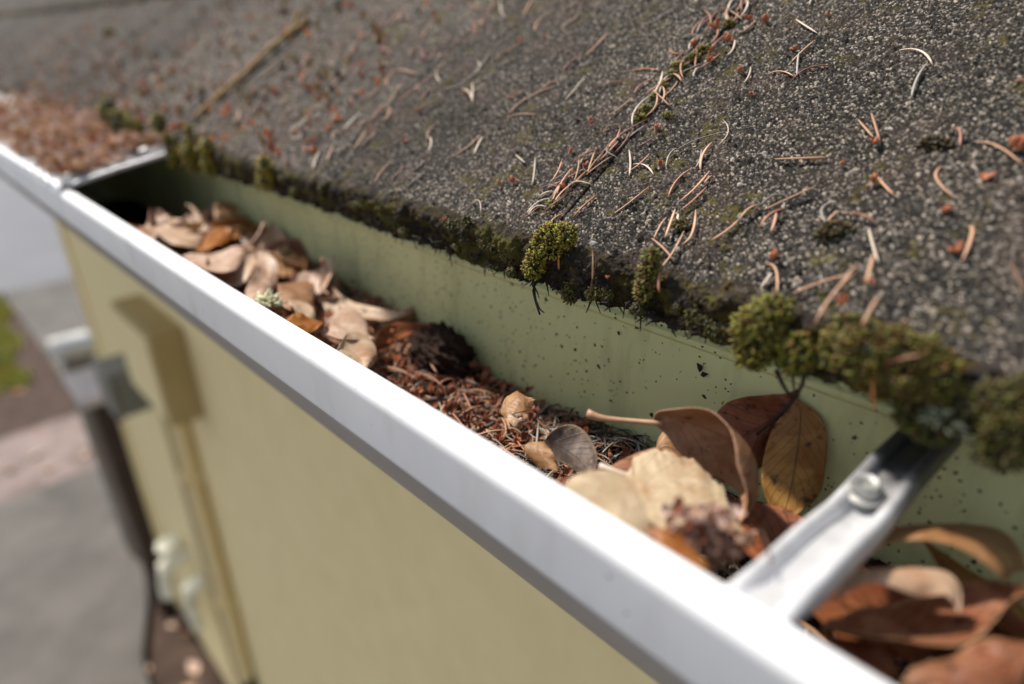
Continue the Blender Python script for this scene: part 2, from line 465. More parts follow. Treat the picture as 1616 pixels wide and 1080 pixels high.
# the roof: deck and upper course, then the eaves course as separate shingle tabs
TABS = [(-.085, .1971), (.1979, .408), (.411, .674), (.677, .94), (.943, 1.21), (1.213, 1.50), (1.503, 1.9), (1.903, 2.4), (2.403, 3.32), (3.323, 4.5)]
mb = MB()
n_ = Vector((-math.sin(SLOPE), 0, math.cos(SLOPE))); u_ = Vector((math.cos(SLOPE), 0, math.sin(SLOPE)))
e_ = Vector((EDGE_X+.012, 0, EDGE_Z)) + n_*-.006 + Vector((0, 0, .007))
v = []
for yy in (-3, 4.48):
    for s_, d_ in ((0, 0), (3.4, 0), (3.4, -.013), (0, -.013)):
        p = e_ + u_*s_ + n_*d_; v.append((p.x, yy, p.z))
mb.add(v, [(0, 1, 2, 3), (7, 6, 5, 4), (0, 4, 5, 1), (1, 5, 6, 2), (2, 6, 7, 3), (3, 7, 4, 0)])
roof = hpart(mb, 'roof', M['deck'], smooth=False)


def splat(shape, h, count, rmin, rmax, big=.03):
    """height field and colour of loose mineral granules pressed into bitumen"""
    n, m = shape
    H = np.full(n*m, 0.0); Cc = np.full(n*m, -1.0)
    N = int(count)
    gy = rng.uniform(0, (n-1)*h, N); gx = rng.uniform(0, (m-1)*h, N)
    r = rng.uniform(rmin, rmax, N)**1.0; bigm = rng.random(N) < big; r[bigm] *= rng.uniform(1.3, 2.2, bigm.sum())
    zc = rng.uniform(-.35, .15, N)*r; tone = rng.random(N); asp = rng.uniform(.65, 1.0, N); ang = rng.uniform(0, 3.14, N)
    tx = rng.normal(0, .5, N); ty = rng.normal(0, .5, N)
    K = int(math.ceil(rmax*1.6/h))
    iy = np.round(gy/h).astype(int); ix = np.round(gx/h).astype(int)
    recs = []
    for a in range(-K, K+1):
        for c_ in range(-K, K+1):
            jy, jx = iy+a, ix+c_
            ok = (jy >= 0) & (jy < n) & (jx >= 0) & (jx < m)
            dy, dx = jy*h-gy, jx*h-gx
            ex = (dx*np.cos(ang)+dy*np.sin(ang)); ey = (-dx*np.sin(ang)+dy*np.cos(ang))/asp
            d2 = (ex*ex+ey*ey)/(r*r)
            ok &= d2 < 1
            z = zc + r*1.0*np.minimum(np.sqrt(np.clip(1-d2, 0, 1)), .80) + tx*dx + ty*dy
            id_ = (jy*m+jx)[ok]; zz = z[ok]
            np.maximum.at(H, id_, zz); recs.append((id_, zz, tone[ok]))
    for id_, zz, tn in recs:
        k = zz >= H[id_]-1e-9
        Cc[id_[k]] = tn[k]
    return H.reshape(n, m), Cc.reshape(n, m)


def shingle(y0, y1, h, srange, parent, setback=0.0, fine=True, base_s=0.0, edge=True):
    ys = np.arange(y0, y1+h*.5, h)
    q = np.arange(-.0225 if edge else srange[0], srange[1], h)
    Rr = .005
    al0 = math.pi + SLOPE; turn = math.radians(72)
    La = Rr*turn
    px = np.empty(len(q)); pz = np.empty(len(q)); al = np.empty(len(q))
    for i, s_ in enumerate(q):
        if s_ >= 0: al[i] = al0; px[i] = s_*math.cos(SLOPE); pz[i] = s_*math.sin(SLOPE)
        else:
            k = min(-s_, La); a1 = al0 + k/Rr
            x_ = Rr*(math.sin(a1)-math.sin(al0)); z_ = -Rr*(math.cos(a1)-math.cos(al0))
            rest = -s_-k
            px[i] = x_+rest*math.cos(a1); pz[i] = z_+rest*math.sin(a1); al[i] = a1
    nx, nz = np.sin(al), -np.cos(al)
    Y, Q = np.meshgrid(ys, q, indexing='ij')
    # coarse shape
    wav = (fbm(Y*28, Q*0, 3)-.5)*.010 + (fbm(Y*110, Q*0+3, 5)-.5)*.006 if edge else 0
    wf = np.exp(-np.clip(Q, 0, None)/.03) if edge else 0
    top = (fbm(Y*22, Q*22, 9)-.5)*.0035 + (fbm(Y*120, Q*120, 11)-.5)*.0016
    rough = np.where(Q < .004, (fbm(Y*230, Q*230, 21)-.5)*.0060 + (fbm(Y*700, Q*700, 22)-.5)*.0020, 0)*np.clip((.004-Q)/.008, 0, 1) if edge else 0
    dist = np.minimum(Y-y0, y1-Y); cr = -.0012*np.exp(-(dist/.004)**2)
    if fine:
        H, T = splat(Y.shape, h, (y1-y0)*(q[-1]-q[0])/(.00090**2), .00036, .00072)
    else:
        H = (vnoise(Y*700, Q*700, 31))*.0008; T = np.clip(rng.normal(.33, .2, Y.shape), 0, .9)
    disp = top + rough + cr + H + setback
    X = EDGE_X+.0023 + base_s*math.cos(SLOPE) + px[None, :] + nx[None, :]*disp + wav*wf*-1.0
    Z = EDGE_Z + .0006 + base_s*math.sin(SLOPE) + pz[None, :] + nz[None, :]*disp + wav*wf*.15
    P = np.stack([X, Y, Z], -1)
    # albedo: granule blend of blacks, browns and greys, bare bitumen between
    tn = np.clip(T, 0, 1)
    val = np.interp(tn, [0, .28, .52, .74, .88, 1], [.013, .031, .066, .13, .24, .50])
    val = np.where(T < 0, .016, val)
    hue = vnoise(T*997, T*331, 8)
    tint = np.stack([1.08+.20*(hue-.35), np.ones_like(hue), .93-.24*(hue-.3)], -1)
    col = val[..., None]*tint
    pat = fbm(Y*14, Q*14, 41)                                     # worn pale / dusty brown patches
    col *= (0.36+.74*pat)[..., None]*np.array([1.02, .98, .93])
    dust = np.clip((fbm(Y*40, Q*40, 43)-.5)*3, 0, 1)[..., None]*np.clip(.35+(Y[..., None]-.3)*.6, .35, .75)
    col = col*(1-dust) + np.array([.092, .062, .048])*dust
    if not fine: col = col*(.62+.5*fbm(Y*45, Q*45, 46))[..., None]
    mo = np.clip((fbm(Y*75, Q*75, 47)-.63)*9, 0, 1)*np.clip((vnoise(Y*500, Q*500, 48)-.35)*3, 0, 1)
    col = col*(1-mo[..., None]*.75) + np.array([.075, .062, .012])*mo[..., None]*.75
    if edge:                                                       # the broken butt: bare black felt with humus and moss stain
        e2 = np.clip((.0058+.017*(fbm(Y*70, Q*70, 50)-.5)-Q)/.0035, 0, 1)*np.clip(.85+1.1*(fbm(Y*160, Q*160, 51)-.42), 0, 1)
        f2 = np.stack([.014+.085*fbm(Y*260, Q*260, 52)**2.5, .011+.060*fbm(Y*260, Q*260, 52)**2.5, .007+.010*fbm(Y*260, Q*260, 53)], -1)
        col = col*(1-e2[..., None]) + f2*e2[..., None]
        ms = np.clip((fbm(Y*60, Q*140, 57)-.55)*8, 0, 1)*np.clip((.001-Q)/.004, 0, 1)
        col = col*(1-ms[..., None]*.8) + np.array([.07, .062, .010])*ms[..., None]*.8
    # side skirts close the tab towards its slit
    nv = np.stack([nx, np.zeros_like(nx), nz], -1)
    P = np.concatenate([(P[:1]-nv[None]*.007), P, (P[-1:]-nv[None]*.007)], 0)
    col = np.concatenate([col[:1]*.3, col, col[-1:]*.3], 0)
    return grid_mesh('shingle', P, M['shingle'], parent, col)


for i, (a, b_) in enumerate(TABS):
    h = (.0004, .00045, .0008, .0016, .003, .004, .006, .008, .01, .012)[i]
    smax = (.212, .225, .26, .29, .29, .29, .29, .29, .29, .29)[i]
    shingle(a, b_, h, (0, smax), roof, fine=i < 4, setback=(0, .0006, 0, .0004, 0, .0003, 0, 0, 0, 0)[i])
    if smax < .29: shingle(a, b_, .002, (smax-.004, .292), roof, fine=False, edge=False, setback=-.0008)
shingle(-3.0, -.09, .012, (0, .29), roof, fine=False)
shingle(-3.0, 4.5, .014, (.05, 3.1), roof, fine=False, edge=False, base_s=.288, setback=.0065)
for k_, (a, b_) in enumerate([(-3, .3), (.304, .62), (.624, .95), (.954, 1.3), (1.304, 1.7), (1.704, 2.2), (2.204, 3.0), (3.004, 4.5)]):
    shingle(a, b_, .0045, (0, .056), roof, fine=False, base_s=.288, setback=.007+.0006*(k_ % 3))
for o in list(roof.children): o.matrix_parent_inverse = roof.matrix_parent_inverse.copy(); o.location = (0, 0, 0)
bpy.context.view_layer.update()
for o in list(roof.children): o.matrix_parent_inverse = roof.matrix_world.inverted()

# ------------------------------------------------------------------ the gutter
def fillet(pts, rads, seg=6):
    out = []
    for i, p in enumerate(pts):
        p = Vector((p[0], p[1], 0)); r = rads[i] if hasattr(rads, '__len__') else rads
        if i == 0 or i == len(pts)-1 or r == 0: out.append((p.x, p.y)); continue
        a = Vector((*pts[i-1], 0)); c_ = Vector((*pts[i+1], 0))
        da, dc = (a-p).normalized(), (c_-p).normalized()
        l = min(r, (a-p).length*.48, (c_-p).length*.48)
        A, B = p+da*l, p+dc*l
        for k in range(seg+1):
            w = k/seg; q = A*(1-w)**2 + p*(2*w*(1-w)) + B*w*w; out.append((q.x, q.y))
    return out


def extrude(prof, y0, y1, name, mats, parent, thick, offset=1, ny=60, wob=0.0):
    ys = np.linspace(y0, y1, ny)
    V = [(x + wob*(vnoise(np.array(y*6.), np.array(3.), 5)-.5), y, z + wob*(vnoise(np.array(y*5.), np.array(9.), 6)-.5)) for y in ys for x, z in prof]
    n = len(prof); F = [(i*n+j, i*n+j+1, (i+1)*n+j+1, (i+1)*n+j) for i in range(ny-1) for j in range(n-1)]
    mb = MB(); mb.add(V, F); o = mb.build(name, mats, parent, sharp=50)
    md = o.modifiers.new('thickness', 'SOLIDIFY'); md.thickness = thick; md.offset = offset
    return o


gutter = empty('gutter', (0, 0, 0))
tag(gutter, 'white lipped metal gutter with pale green inside, full of leaves', 'gutter')
lip = fillet([(.1217, -.136), (.1217, -.1248), (.1106, -.1253), (.1124, -.1546), (.1165, -.1562), (.1172, -.1580)],
             [0, .0022, .0135, .0020, .001, 0], 14)
extrude(lip, -.6, 4.4, 'front_lip', M['white'], gutter, .0008, 0, 120, .0006)
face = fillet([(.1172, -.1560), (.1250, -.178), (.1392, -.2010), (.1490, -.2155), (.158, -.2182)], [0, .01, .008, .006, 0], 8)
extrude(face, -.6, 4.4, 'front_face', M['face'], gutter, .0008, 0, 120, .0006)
trough = fillet([(.1235, -.150), (.1268, -.178), (.1408, -.2008), (.1505, -.2145), (.236, -.2175), (.2415, -.212), (.2415, -.1275), (.2392, -.1258), (.2392, -.1232),
                 (.2415, -.1215), (.2415, -.1190), (.2402, -.1180), (.2402, -.1165), (.2415, -.1155), (.2418, -.086)],
                [0, .008, .006, .004, .004, .004, .001, .0006, .0006, .001, .0006, .0004, .0004, .0006, 0], 5)
extrude(trough, -.6, 4.4, 'trough', M['green'], gutter, .0008, -1, 120, .0006)

# hanger strap with rolled edges, from the lip to the back
def strap():
    n, m = 60, 27
    P = np.zeros((n, m, 3))
    for i in range(n):
        s_ = i/(n-1)
        x = .1226 + s_*(.2395-.1226)
        yc = .0392 - .0095*s_
        hw = .0082 - .0008*max(0, (s_-.35))/.65
        zz = np.interp(s_, [0, .06, .3, .46, .56, .70, 1], [-.1288, -.1280, -.1276, -.1288, -.127, -.1235, -.1215])
        for j in range(m):
            w = (j/(m-1))*2-1
            rib = .0040*(1-1/(1+math.exp(-(abs(w)-.62)*22))) * min(1, s_*9) * (1 if s_ < .9 else (1-s_)/.1)
            roll = -.006*max(0, abs(w)-.88)/.12*min(1, s_*6)
            dim = -.0022*math.exp(-(((s_-.53)/.075)**2 + (w/.55)**2))
            P[i, j] = (x, yc + w*hw*(1 if abs(w) < .9 else .99), zz - rib + roll + dim)
    return P


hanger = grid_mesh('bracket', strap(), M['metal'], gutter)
hanger['label'] = 'bright metal hanger strap screwed across the gutter'
md = hanger.modifiers.new('thickness', 'SOLIDIFY'); md.thickness = .0011; md.offset = 1
scr = at_z(1364, 778, -.1282)
mb = MB()
mb.lathe([(.0058, 0), (.0062, .0004), (.0060, .0010), (.0042, .0013), (.0041, .0042), (.0036, .0050), (.0020, .0046), (.0012, .0032)], scr, (-.25, .05, 1), 24)
mb.build('screw', M['screw'], hanger)

# leaf guard farther along the gutter, its near end bowed up towards the roof
GY = .695
def guard_z(x): return np.interp(x, [.113, .125, .16, .20, .235], [-.1215, -.1185, -.109, -.100, -.093])
n, m = 40, 24
P = np.zeros((n, m, 3))
for i, y in enumerate(np.linspace(GY, 4.3, n)):
    for j, x in enumerate(np.linspace(.1185, .236, m)):
        P[i, j] = (x, y - .02*math.sin((x-.11)/.125*1.57) if i == 0 else y, guard_z(x))
guard = grid_mesh('gutter_guard', P, M['guard'])
tag(guard, 'metal leaf guard covering the far stretch of the gutter', 'gutter guard')
md = guard.modifiers.new('thickness', 'SOLIDIFY'); md.thickness = .0012; md.offset = -1
mb = MB()
xs = np.linspace(.1195, .230, 26)
mb.tube([(x, GY-.02*math.sin((x-.11)/.125*1.57), guard_z(x)-.0003) for x in xs], .0024, 10)
mb.build('rim', M['guard'], guard)
for k in range(16):                                              # crimped tongues of the guard over the lip
    y = GY+.012+k*.036
    mb = MB()
    mb.tube([(.1120, y-.012, -.1222), (.1125, y-.006, -.1195), (.1135, y+.004, -.1188), (.1130, y+.014, -.1196), (.1120, y+.02, -.1222)], [.0022, .0042, .005, .0042, .0022], 10, flat=.7)
    mb.build('tongue', M['white'], guard)

# ------------------------------------------------------------------ small builders: needles, scales, leaves, moss
def bez(p0, p1, p2, n=9):
    p1 = p1*2 - (p0+p2)*.5
    return [p0*(1-w)**2 + p1*(2*w*(1-w)) + p2*w*w for w in [i/(n-1) for i in range(n)]]


def needle_geo(mb, p0, p1, p2, r, mat=0, n=9, sides=6):
    pts = bez(Vector(p0), Vector(p1), Vector(p2), n)
    rad = [r*(.55+.45*min(1, i/1.5))*(1 if i < n-2 else (.75 if i == n-2 else .3)) for i in range(n)]
    mb.tube(pts, rad, sides, mat, flat=.6)


def needle(p0, p1, p2, r, code, label, group, name='fir_needle'):
    mb = MB(); needle_geo(mb, p0, p1, p2, r)
    o = mb.build(name, M['n'+code], sharp=0, origin=tuple(p0))
    return tag(o, label, 'needle', group)


def scale_geo(mb, o, yaw, pitch, L_, w_, curl, mat=0):
    """one bud scale: a small hollow tongue"""
    n, m = 6, 5
    rot = Euler((0, pitch, yaw)).to_matrix()
    V, UV = [], []
    for i in range(n):
        u = i/(n-1)
        for j in range(m):
            v = j/(m-1)*2-1
            ww = w_*.5*math.sin(math.pi*(.12+.80*u))**.8
            a = curl*u
            p = Vector((math.sin(a)/max(curl, .01)*L_, v*ww, (1-math.cos(a))/max(curl, .01)*L_ + abs(v)**2*ww*.9))
            V.append(tuple(rot @ p + Vector(o))); UV.append((u+.001, (v+1)/2))
    F = [(i*m+j, i*m+j+1, (i+1)*m+j+1, (i+1)*m+j) for i in range(n-1) for j in range(m-1)]
    mb.add(V, F, mat, UV)


def bud_scale(p, size, label, group, mat='bract', k=None, name='bud_scale'):
    mb = MB(); p = Vector(p)
    for i in range(k or random.randint(2, 4)):
        scale_geo(mb, p + Vector((random.gauss(0, .1), random.gauss(0, .1), .05))*size, random.uniform(0, 6.28), random.uniform(-.9, .2), size*random.uniform(.7, 1.1), size*random.uniform(.5, .8), random.uniform(.6, 1.6))
    o = mb.build(name, L[mat], sharp=0, origin=tuple(p))
    md = o.modifiers.new('thickness', 'SOLIDIFY'); md.thickness = .00025
    return tag(o, label, 'bud scale', group)


def spline(pts, n):
    """Catmull-Rom through 3-D points, n samples evenly spread"""
    P = [Vector(p) for p in pts]
    if len(P) == 2: P = [P[0], (P[0]+P[1])*.5, P[1]]
    Q = [P[0]*2-P[1]] + P + [P[-1]*2-P[-2]]
    out = []
    for i in range(1, len(Q)-2):
        a, b_, c_, d = Q[i-1:i+3]
        for k in range(16):
            t_ = k/16
            out.append(.5*((2*b_) + (c_-a)*t_ + (2*a-5*b_+4*c_-d)*t_**2 + (3*b_-a-3*c_+d)*t_**3))
    out.append(P[-1])
    ln = [0]
    for i in range(1, len(out)): ln.append(ln[-1]+(out[i]-out[i-1]).length)
    res = []
    for k in range(n):
        s_ = ln[-1]*k/(n-1); j = max(1, next((i for i in range(1, len(ln)) if ln[i] >= s_-1e-12), len(ln)-1))
        f = (s_-ln[j-1])/max(ln[j]-ln[j-1], 1e-9); out_p = out[j-1].lerp(out[j], min(max(f, 0), 1)); res.append(out_p)
    return res


LEAFN = [0]


def leaf_obj(P, mat, label, group, stem=None, stem_mat='nt', stem_r=.0009, thick=.0002, name='dead_leaf', torn=0.0):
    LEAFN[0] += 1
    n, m = P.shape[:2]
    if name == 'dead_leaf':                                         # keep the blade inside the trough
        deep = P[..., 2] < -.1248
        lo_ = np.where(P[..., 2] > -.155, .1238, .1262+np.clip((-.155-P[..., 2]), 0, .07)*.28)
        P[..., 0] = np.where(deep, np.clip(P[..., 0], lo_, .2403), P[..., 0])
    u = np.linspace(0.001, 1, n)[:, None]*np.ones((1, m)); v = np.ones((n, 1))*np.linspace(0, 1, m)[None]
    o0 = P[0, 0].copy()
    o = grid_mesh(name, P-o0, L[mat], None, None, np.stack([u, v], -1)); o.location = o0
    md = o.modifiers.new('smooth', 'SUBSURF'); md.levels = md.render_levels = 1
    md = o.modifiers.new('thickness', 'SOLIDIFY'); md.thickness = thick; md.offset = 0
    tag(o, label, 'leaf', group)
    if stem:
        mb = MB(); pts = spline(stem, 14); k = len(pts)
        mb.tube(pts, [stem_r*(1+.8*(i/(k-1))**4 if i > k*.5 else 1) for i in range(k)], 8)
        s_ = mb.build('stem', M[stem_mat], None, sharp=0)
        s_.parent = o; s_.matrix_parent_inverse = Matrix.Translation(-Vector(o0))
    return o


def loft(A, B, bulge, mat, label, group='leaves lying in the gutter', fold=0.0, ripple=.0008, n=34, m=17, stem=None, jag=0.0, wave=None, wf=7.0, **kw):
    """a leaf blade spanned between its two margins A and B (3-D points, shared base and tip)"""
    sd = LEAFN[0]*13+5
    wave = .0022 if wave is None else wave
    a, b_ = spline(A, n), spline(B, n)
    P = np.zeros((n, m, 3))
    for i in range(n):
        uu = i/(n-1)
        g = 1-.55*max(0, (uu-.62)/.38)**1.4-.40*max(0, (.22-uu)/.22)
        mid = (a[i]+b_[i])*.5
        a[i] = mid+(a[i]-mid)*g; b_[i] = mid+(b_[i]-mid)*g
        d = b_[i]-a[i]
        t_ = (a[min(i+1, n-1)]+b_[min(i+1, n-1)]-a[max(i-1, 0)]-b_[max(i-1, 0)])
        nr = t_.cross(d); nr = nr.normalized() if nr.length > 1e-9 else Vector((0, 0, 1))
        if nr.dot(a[i]+b_[i]) > 0: nr = -nr                        # bulge > 0 swells towards the street side
        w = d.length
        for j in range(m):
            v = j/(m-1)
            ja = jag*(.65*vnoise(np.array(i*.23+3.), np.array(sd*1.), 3)+.35*vnoise(np.array(i*.9), np.array(sd*1.), 4)-.5)*max(0, 1-v*5)
            p = a[i].lerp(b_[i], v+ja)
            h_ = bulge*w*4*v*(1-v) + fold*w*(abs(v-.5)*2-1)
            h_ += ripple*2*(float(fbm(np.array(i*.22+sd), np.array(v*3.2), sd))-.5) * (.4+.6*abs(v-.5)*2)
            h_ += wave*(abs(v-.5)*2)**2*math.sin(uu*wf + (0 if v > .5 else 2.1) + sd)*min(1, 4*uu*(1-uu)+.1)
            P[i, j] = p + nr*h_
    return leaf_obj(P, mat, label, group, stem, **kw)


def leaf(pos, yaw, pitch, roll, ln, wd, bend, cup, mat, label, group='leaves lying in the gutter', stem_len=0.0, ripple=.001, n=22, m=13, name='dead_leaf', shape=.85):
    """a free-lying leaf: pos is the middle of the blade"""
    sd = LEAFN[0]*11+3
    rot = Euler((roll, pitch, yaw), 'XYZ').to_matrix(); pos = Vector(pos)
    P = np.zeros((n, m, 3))
    for i in range(n):
        u = i/(n-1); a = bend*(u-.5)
        cx = math.sin(a)/bend*ln if abs(bend) > .02 else (u-.5)*ln
        cz = (1-math.cos(a))/bend*ln if abs(bend) > .02 else 0
        hw = wd*.5*max(.01, math.sin(math.pi*min(max(u, 0.0), 1.0)**shape))**1.1
        for j in range(m):
            v = j/(m-1)*2-1; th = v*cup
            y = math.sin(th)/max(cup, .02)*hw if cup > .02 else v*hw
            z = (1-math.cos(th))/max(cup, .02)*hw if cup > .02 else 0
            z += ripple*2*(float(fbm(np.array(u*4+sd), np.array(v*1.5), sd))-.5)*(.4+abs(v)) - .0004*math.exp(-(v/.08)**2)
            p = Vector((cx - math.sin(a)*z, y, cz + math.cos(a)*z))
            P[i, j] = rot @ p + pos
    stem = None
    if stem_len:
        b0 = Vector(P[0, m//2]); d = (b0-Vector(P[2, m//2])).normalized()
        stem = [Vector(P[2, m//2]), b0, b0+d*stem_len*.5+Vector((0, 0, .001)), b0+d*stem_len+Vector((0, 0, .004))]
    return leaf_obj(P, mat, label, group, stem, name=name)


ICO_V, ICO_F = None, None
def ico():
    global ICO_V, ICO_F
    if ICO_V is None:
        import bmesh
        bm = bmesh.new(); bmesh.ops.create_icosphere(bm, subdivisions=1, radius=1)
        ICO_V = np.array([v.co[:] for v in bm.verts]); ICO_F = np.array([[v.index for v in f.verts] for f in bm.faces]); bm.free()
    return ICO_V, ICO_F


MOSS_COL = np.array([(.155, .142, .008), (.215, .215, .012), (.100, .104, .007), (.165, .085, .008), (.070, .070, .006), (.175, .120, .008)])
def moss(blobs, label, group, n=500, size=.0011, core=True, dark=0.0, name='moss_clump', down=0.0, root=None, orange=.15, lum=1.0):
    """cushion of little round shoots over a few ellipsoids: blobs = [(centre, (rx, ry, rz))]"""
    iv, jf = ico()
    VV, FF, CC = [], [], []; k = 0
    c0 = Vector(blobs[0][0])
    vol = np.array([b_[1][0]*b_[1][1]*b_[1][2] for b_ in blobs])**.66; vol /= vol.sum()
    for bi, (c_, r_) in enumerate(blobs):
        c_ = np.array(c_); r_ = np.array(r_)
        if core:
            VV.append(iv*r_*.72+c_); FF.append(jf+k); k += len(iv); CC.append(np.tile((.022, .017, .006), (len(iv), 1)))
        for _ in range(int(n*vol[bi])):
            d = rng.normal(size=3); d /= np.linalg.norm(d)
            lump = .60+.62*float(fbm(np.array(d[0]*3.2+bi*7+d[2]*1.1), np.array(d[1]*3.2+d[2]*2.6), 77))
            p = c_ + d*r_*lump*rng.uniform(.80, 1.06)
            ax = d + rng.normal(size=3)*.35 + np.array([-.15, 0, .35-down]); ax /= np.linalg.norm(ax)
            t1 = np.cross(ax, [.3, .5, .8]); t1 /= np.linalg.norm(t1); t2 = np.cross(ax, t1)
            s_ = size*rng.uniform(.6, 1.25)
            le = s_*rng.uniform(1.1, 2.3)
            v = iv[:, :1]*s_*.62*t1 + iv[:, 1:2]*s_*.62*t2 + iv[:, 2:]*le*ax + p
            VV.append(v); FF.append(jf+k); k += len(iv)
            w = rng.random()
            ci = 3 if w < orange else rng.choice([0, 1, 2, 4, 5], p=[.3, .22, .22, .16, .10])
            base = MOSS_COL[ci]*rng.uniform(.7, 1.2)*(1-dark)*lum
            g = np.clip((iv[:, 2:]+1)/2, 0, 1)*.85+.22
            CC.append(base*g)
    V = np.concatenate(VV); F = np.concatenate(FF); Cc = np.concatenate(CC)
    o0 = np.array(c0)
    me = bpy.data.meshes.new(name)
    me.vertices.add(len(V)); me.vertices.foreach_set('co', (V-o0).astype(np.float32).ravel())
    me.loops.add(len(F)*3); me.loops.foreach_set('vertex_index', F.ravel().astype(np.int32))
    me.polygons.add(len(F)); me.polygons.foreach_set('loop_start', (np.arange(len(F))*3).astype(np.int32))
    me.update(calc_edges=True); me.polygons.foreach_set('use_smooth', np.ones(len(F), bool))
    a = me.color_attributes.new('Col', 'FLOAT_COLOR', 'POINT')
    a.data.foreach_set('color', np.concatenate([Cc, np.ones((len(V), 1))], 1).astype(np.float32).ravel())
    me.materials.append(M['moss']); me.update()
    o = bpy.data.objects.new(name, me); o.location = o0; link(o)
    tag(o, label, 'moss', group)
    if root:
        mb = MB()
        for pts, r in root: mb.tube(spline(pts, 12), [r*(1-.6*i/11) for i in range(12)], 6)
        s_ = mb.build('root', M['root'], None, sharp=0)
        s_.parent = o; s_.matrix_parent_inverse = Matrix.Translation(-Vector(o0))
    return o



# ------------------------------------------------------------------ fittings on the house wall
WG = None
eb = empty('cable_box', (WX-.05, 1.85, -.68))
tag(eb, 'ochre painted cable box on the yellow wall with a conduit running down', 'cable box')
def local(o, parent):
    o.parent = parent; o.matrix_parent_inverse = Matrix.Translation(-Vector(parent.location)); return o
def rbox(name, dims, mat, parent, bev=.004):
    mb = MB(); mb.box(*dims)
    o = mb.build(name, mat, smooth=False)
    md = o.modifiers.new('bevel', 'BEVEL'); md.width = bev; md.segments = 2
    return local(o, parent)
rbox('cabinet', (WX-.082, WX-.001, 1.68, 2.02, -.955, -.68), M['wallbox'], eb)
rbox('cover', (WX-.090, WX-.0825, 1.70, 2.0, -.94, -.695), M['wall'], eb, .002)
mb = MB(); mb.tube([(WX-.028, 1.87, -.956), (WX-.028, 1.87, -2.2)], .025, 14)
local(mb.build('conduit', M['conduit'], None), eb)
mb = MB(); mb.tube([(WX-.026, 1.87, -2.2), (WX-.026, 1.87, -2.33), (WX-.03, 1.88, -2.55)], [.034, .036, .03], 14)
local(mb.build('pipe_boot', M['black'], None), eb)
mb = MB(); mb.box(WX-.045, WX-.001, 1.93, 1.985, -2.3, -.956); local(mb.build('shadow_strip', M['wallbox'], None, smooth=False), eb)  # dark strip added in place of the shadow beside the conduit
for z in (-1.25, -1.8):
    mb = MB(); mb.box(WX-.056, WX-.001, 1.84, 1.90, z-.012, z+.012); local(mb.build('strap', M['conduit'], None, smooth=False), eb)

jb = empty('junction_box', (WX-.06, 2.44, -1.07)); tag(jb, 'small grey plastic junction box on the yellow wall near its corner', 'junction box')
rbox('body', (WX-.115, WX-.001, 2.13, 2.29, -1.115, -.955), M['greybox'], jb, .008)
rbox('lid', (WX-.135, WX-.1155, 2.125, 2.295, -1.12, -.95), M['greybox'], jb, .006)
mb = MB(); mb.tube([(WX-.05, 2.24, -1.106), (WX-.05, 2.24, -1.135)], .016, 10); local(mb.build('cable_gland', M['black'], None), jb)

hb = empty('hose_bib', (WX, 2.4, -2.02)); tag(hb, 'cream coloured garden tap low on the yellow wall', 'hose bib')
mb = MB(); mb.tube([(WX-.001, 2.42, -1.96), (WX-.04, 2.42, -1.96), (WX-.085, 2.42, -1.98), (WX-.10, 2.42, -2.06), (WX-.102, 2.42, -2.13)], [.045, .036, .036, .033, .036], 14)
local(mb.build('spout', M['cream'], None), hb)
mb = MB(); mb.lathe([(.012, 0), (.012, .03), (.046, .034), (.05, .045), (.046, .056), (.01, .06)], (WX-.05, 2.42, -1.93), (-.15, 0, 1), 16)
local(mb.build('handle', M['cream'], None), hb)
mb = MB(); mb.tube([(WX-.001, 2.28, -2.02), (WX-.05, 2.28, -2.03), (WX-.062, 2.28, -2.1), (WX-.062, 2.28, -2.24)], [.04, .034, .03, .026], 12)
local(mb.build('outlet', M['cream'], None), hb)

fp = empty('fence_post', (WX-.06, 3.1, GROUND)); tag(fp, 'dark brown wooden gate post with a weathered grey top beside the house corner', 'post')
rbox('post', (WX-.085, WX+.04, 2.985, 3.16, GROUND, -1.455), M['wood_side'], fp, .01)
rbox('cap', (WX-.125, WX+.05, 2.975, 3.33, -1.454, -1.415), M['wood_top'], fp, .008)
wp = empty('white_post', (WX-.1, 3.6, GROUND)); tag(wp, 'grey post with a bright white cap behind the wooden gate post', 'post')
rbox('post', (WX-.075, WX+.06, 3.52, 3.66, GROUND, -1.42), M['post_grey'], wp, .008)
rbox('cap', (WX-.10, WX+.08, 3.49, 3.69, -1.419, -1.36), M['white_post'], wp, .012)

# leaves fallen on the ground below
gl = []
for i in range(60):
    if i < 22: x, y = random.uniform(.2, .42), random.uniform(1.7, 2.95); z = GROUND
    elif i < 44: x, y = random.uniform(-1.0, .6), random.uniform(4.7, 5.5); z = GROUND+.03
    elif i < 56: x, y = random.uniform(-1.1, .4), random.uniform(5.5, 6.4); z = GROUND
    else: x, y = random.uniform(-.7, .1), random.uniform(2.6, 4.4); z = GROUND+.06
    if i < 4:
        o = leaf((x, y, z+.012), random.uniform(0, 6), random.uniform(-.2, .2), random.uniform(-.3, .3), .085, .045, random.uniform(.3, .9), .5, ('pink', 'pale', 'tan', 'orange')[i], 'dry fallen leaf on the ground below the gutter', 'fallen leaves on the ground', name='fallen_leaf')
        gl.append(o)
    else:
        s_ = gl[i % 4]; o = s_.copy(); C.objects.link(o); o.location = (x, y, z+.014); o.rotation_euler = (random.gauss(0, .2), random.gauss(0, .2), random.uniform(0, 6.28))
        k_ = random.uniform(.8, 1.3); o.scale = (k_, k_, k_)

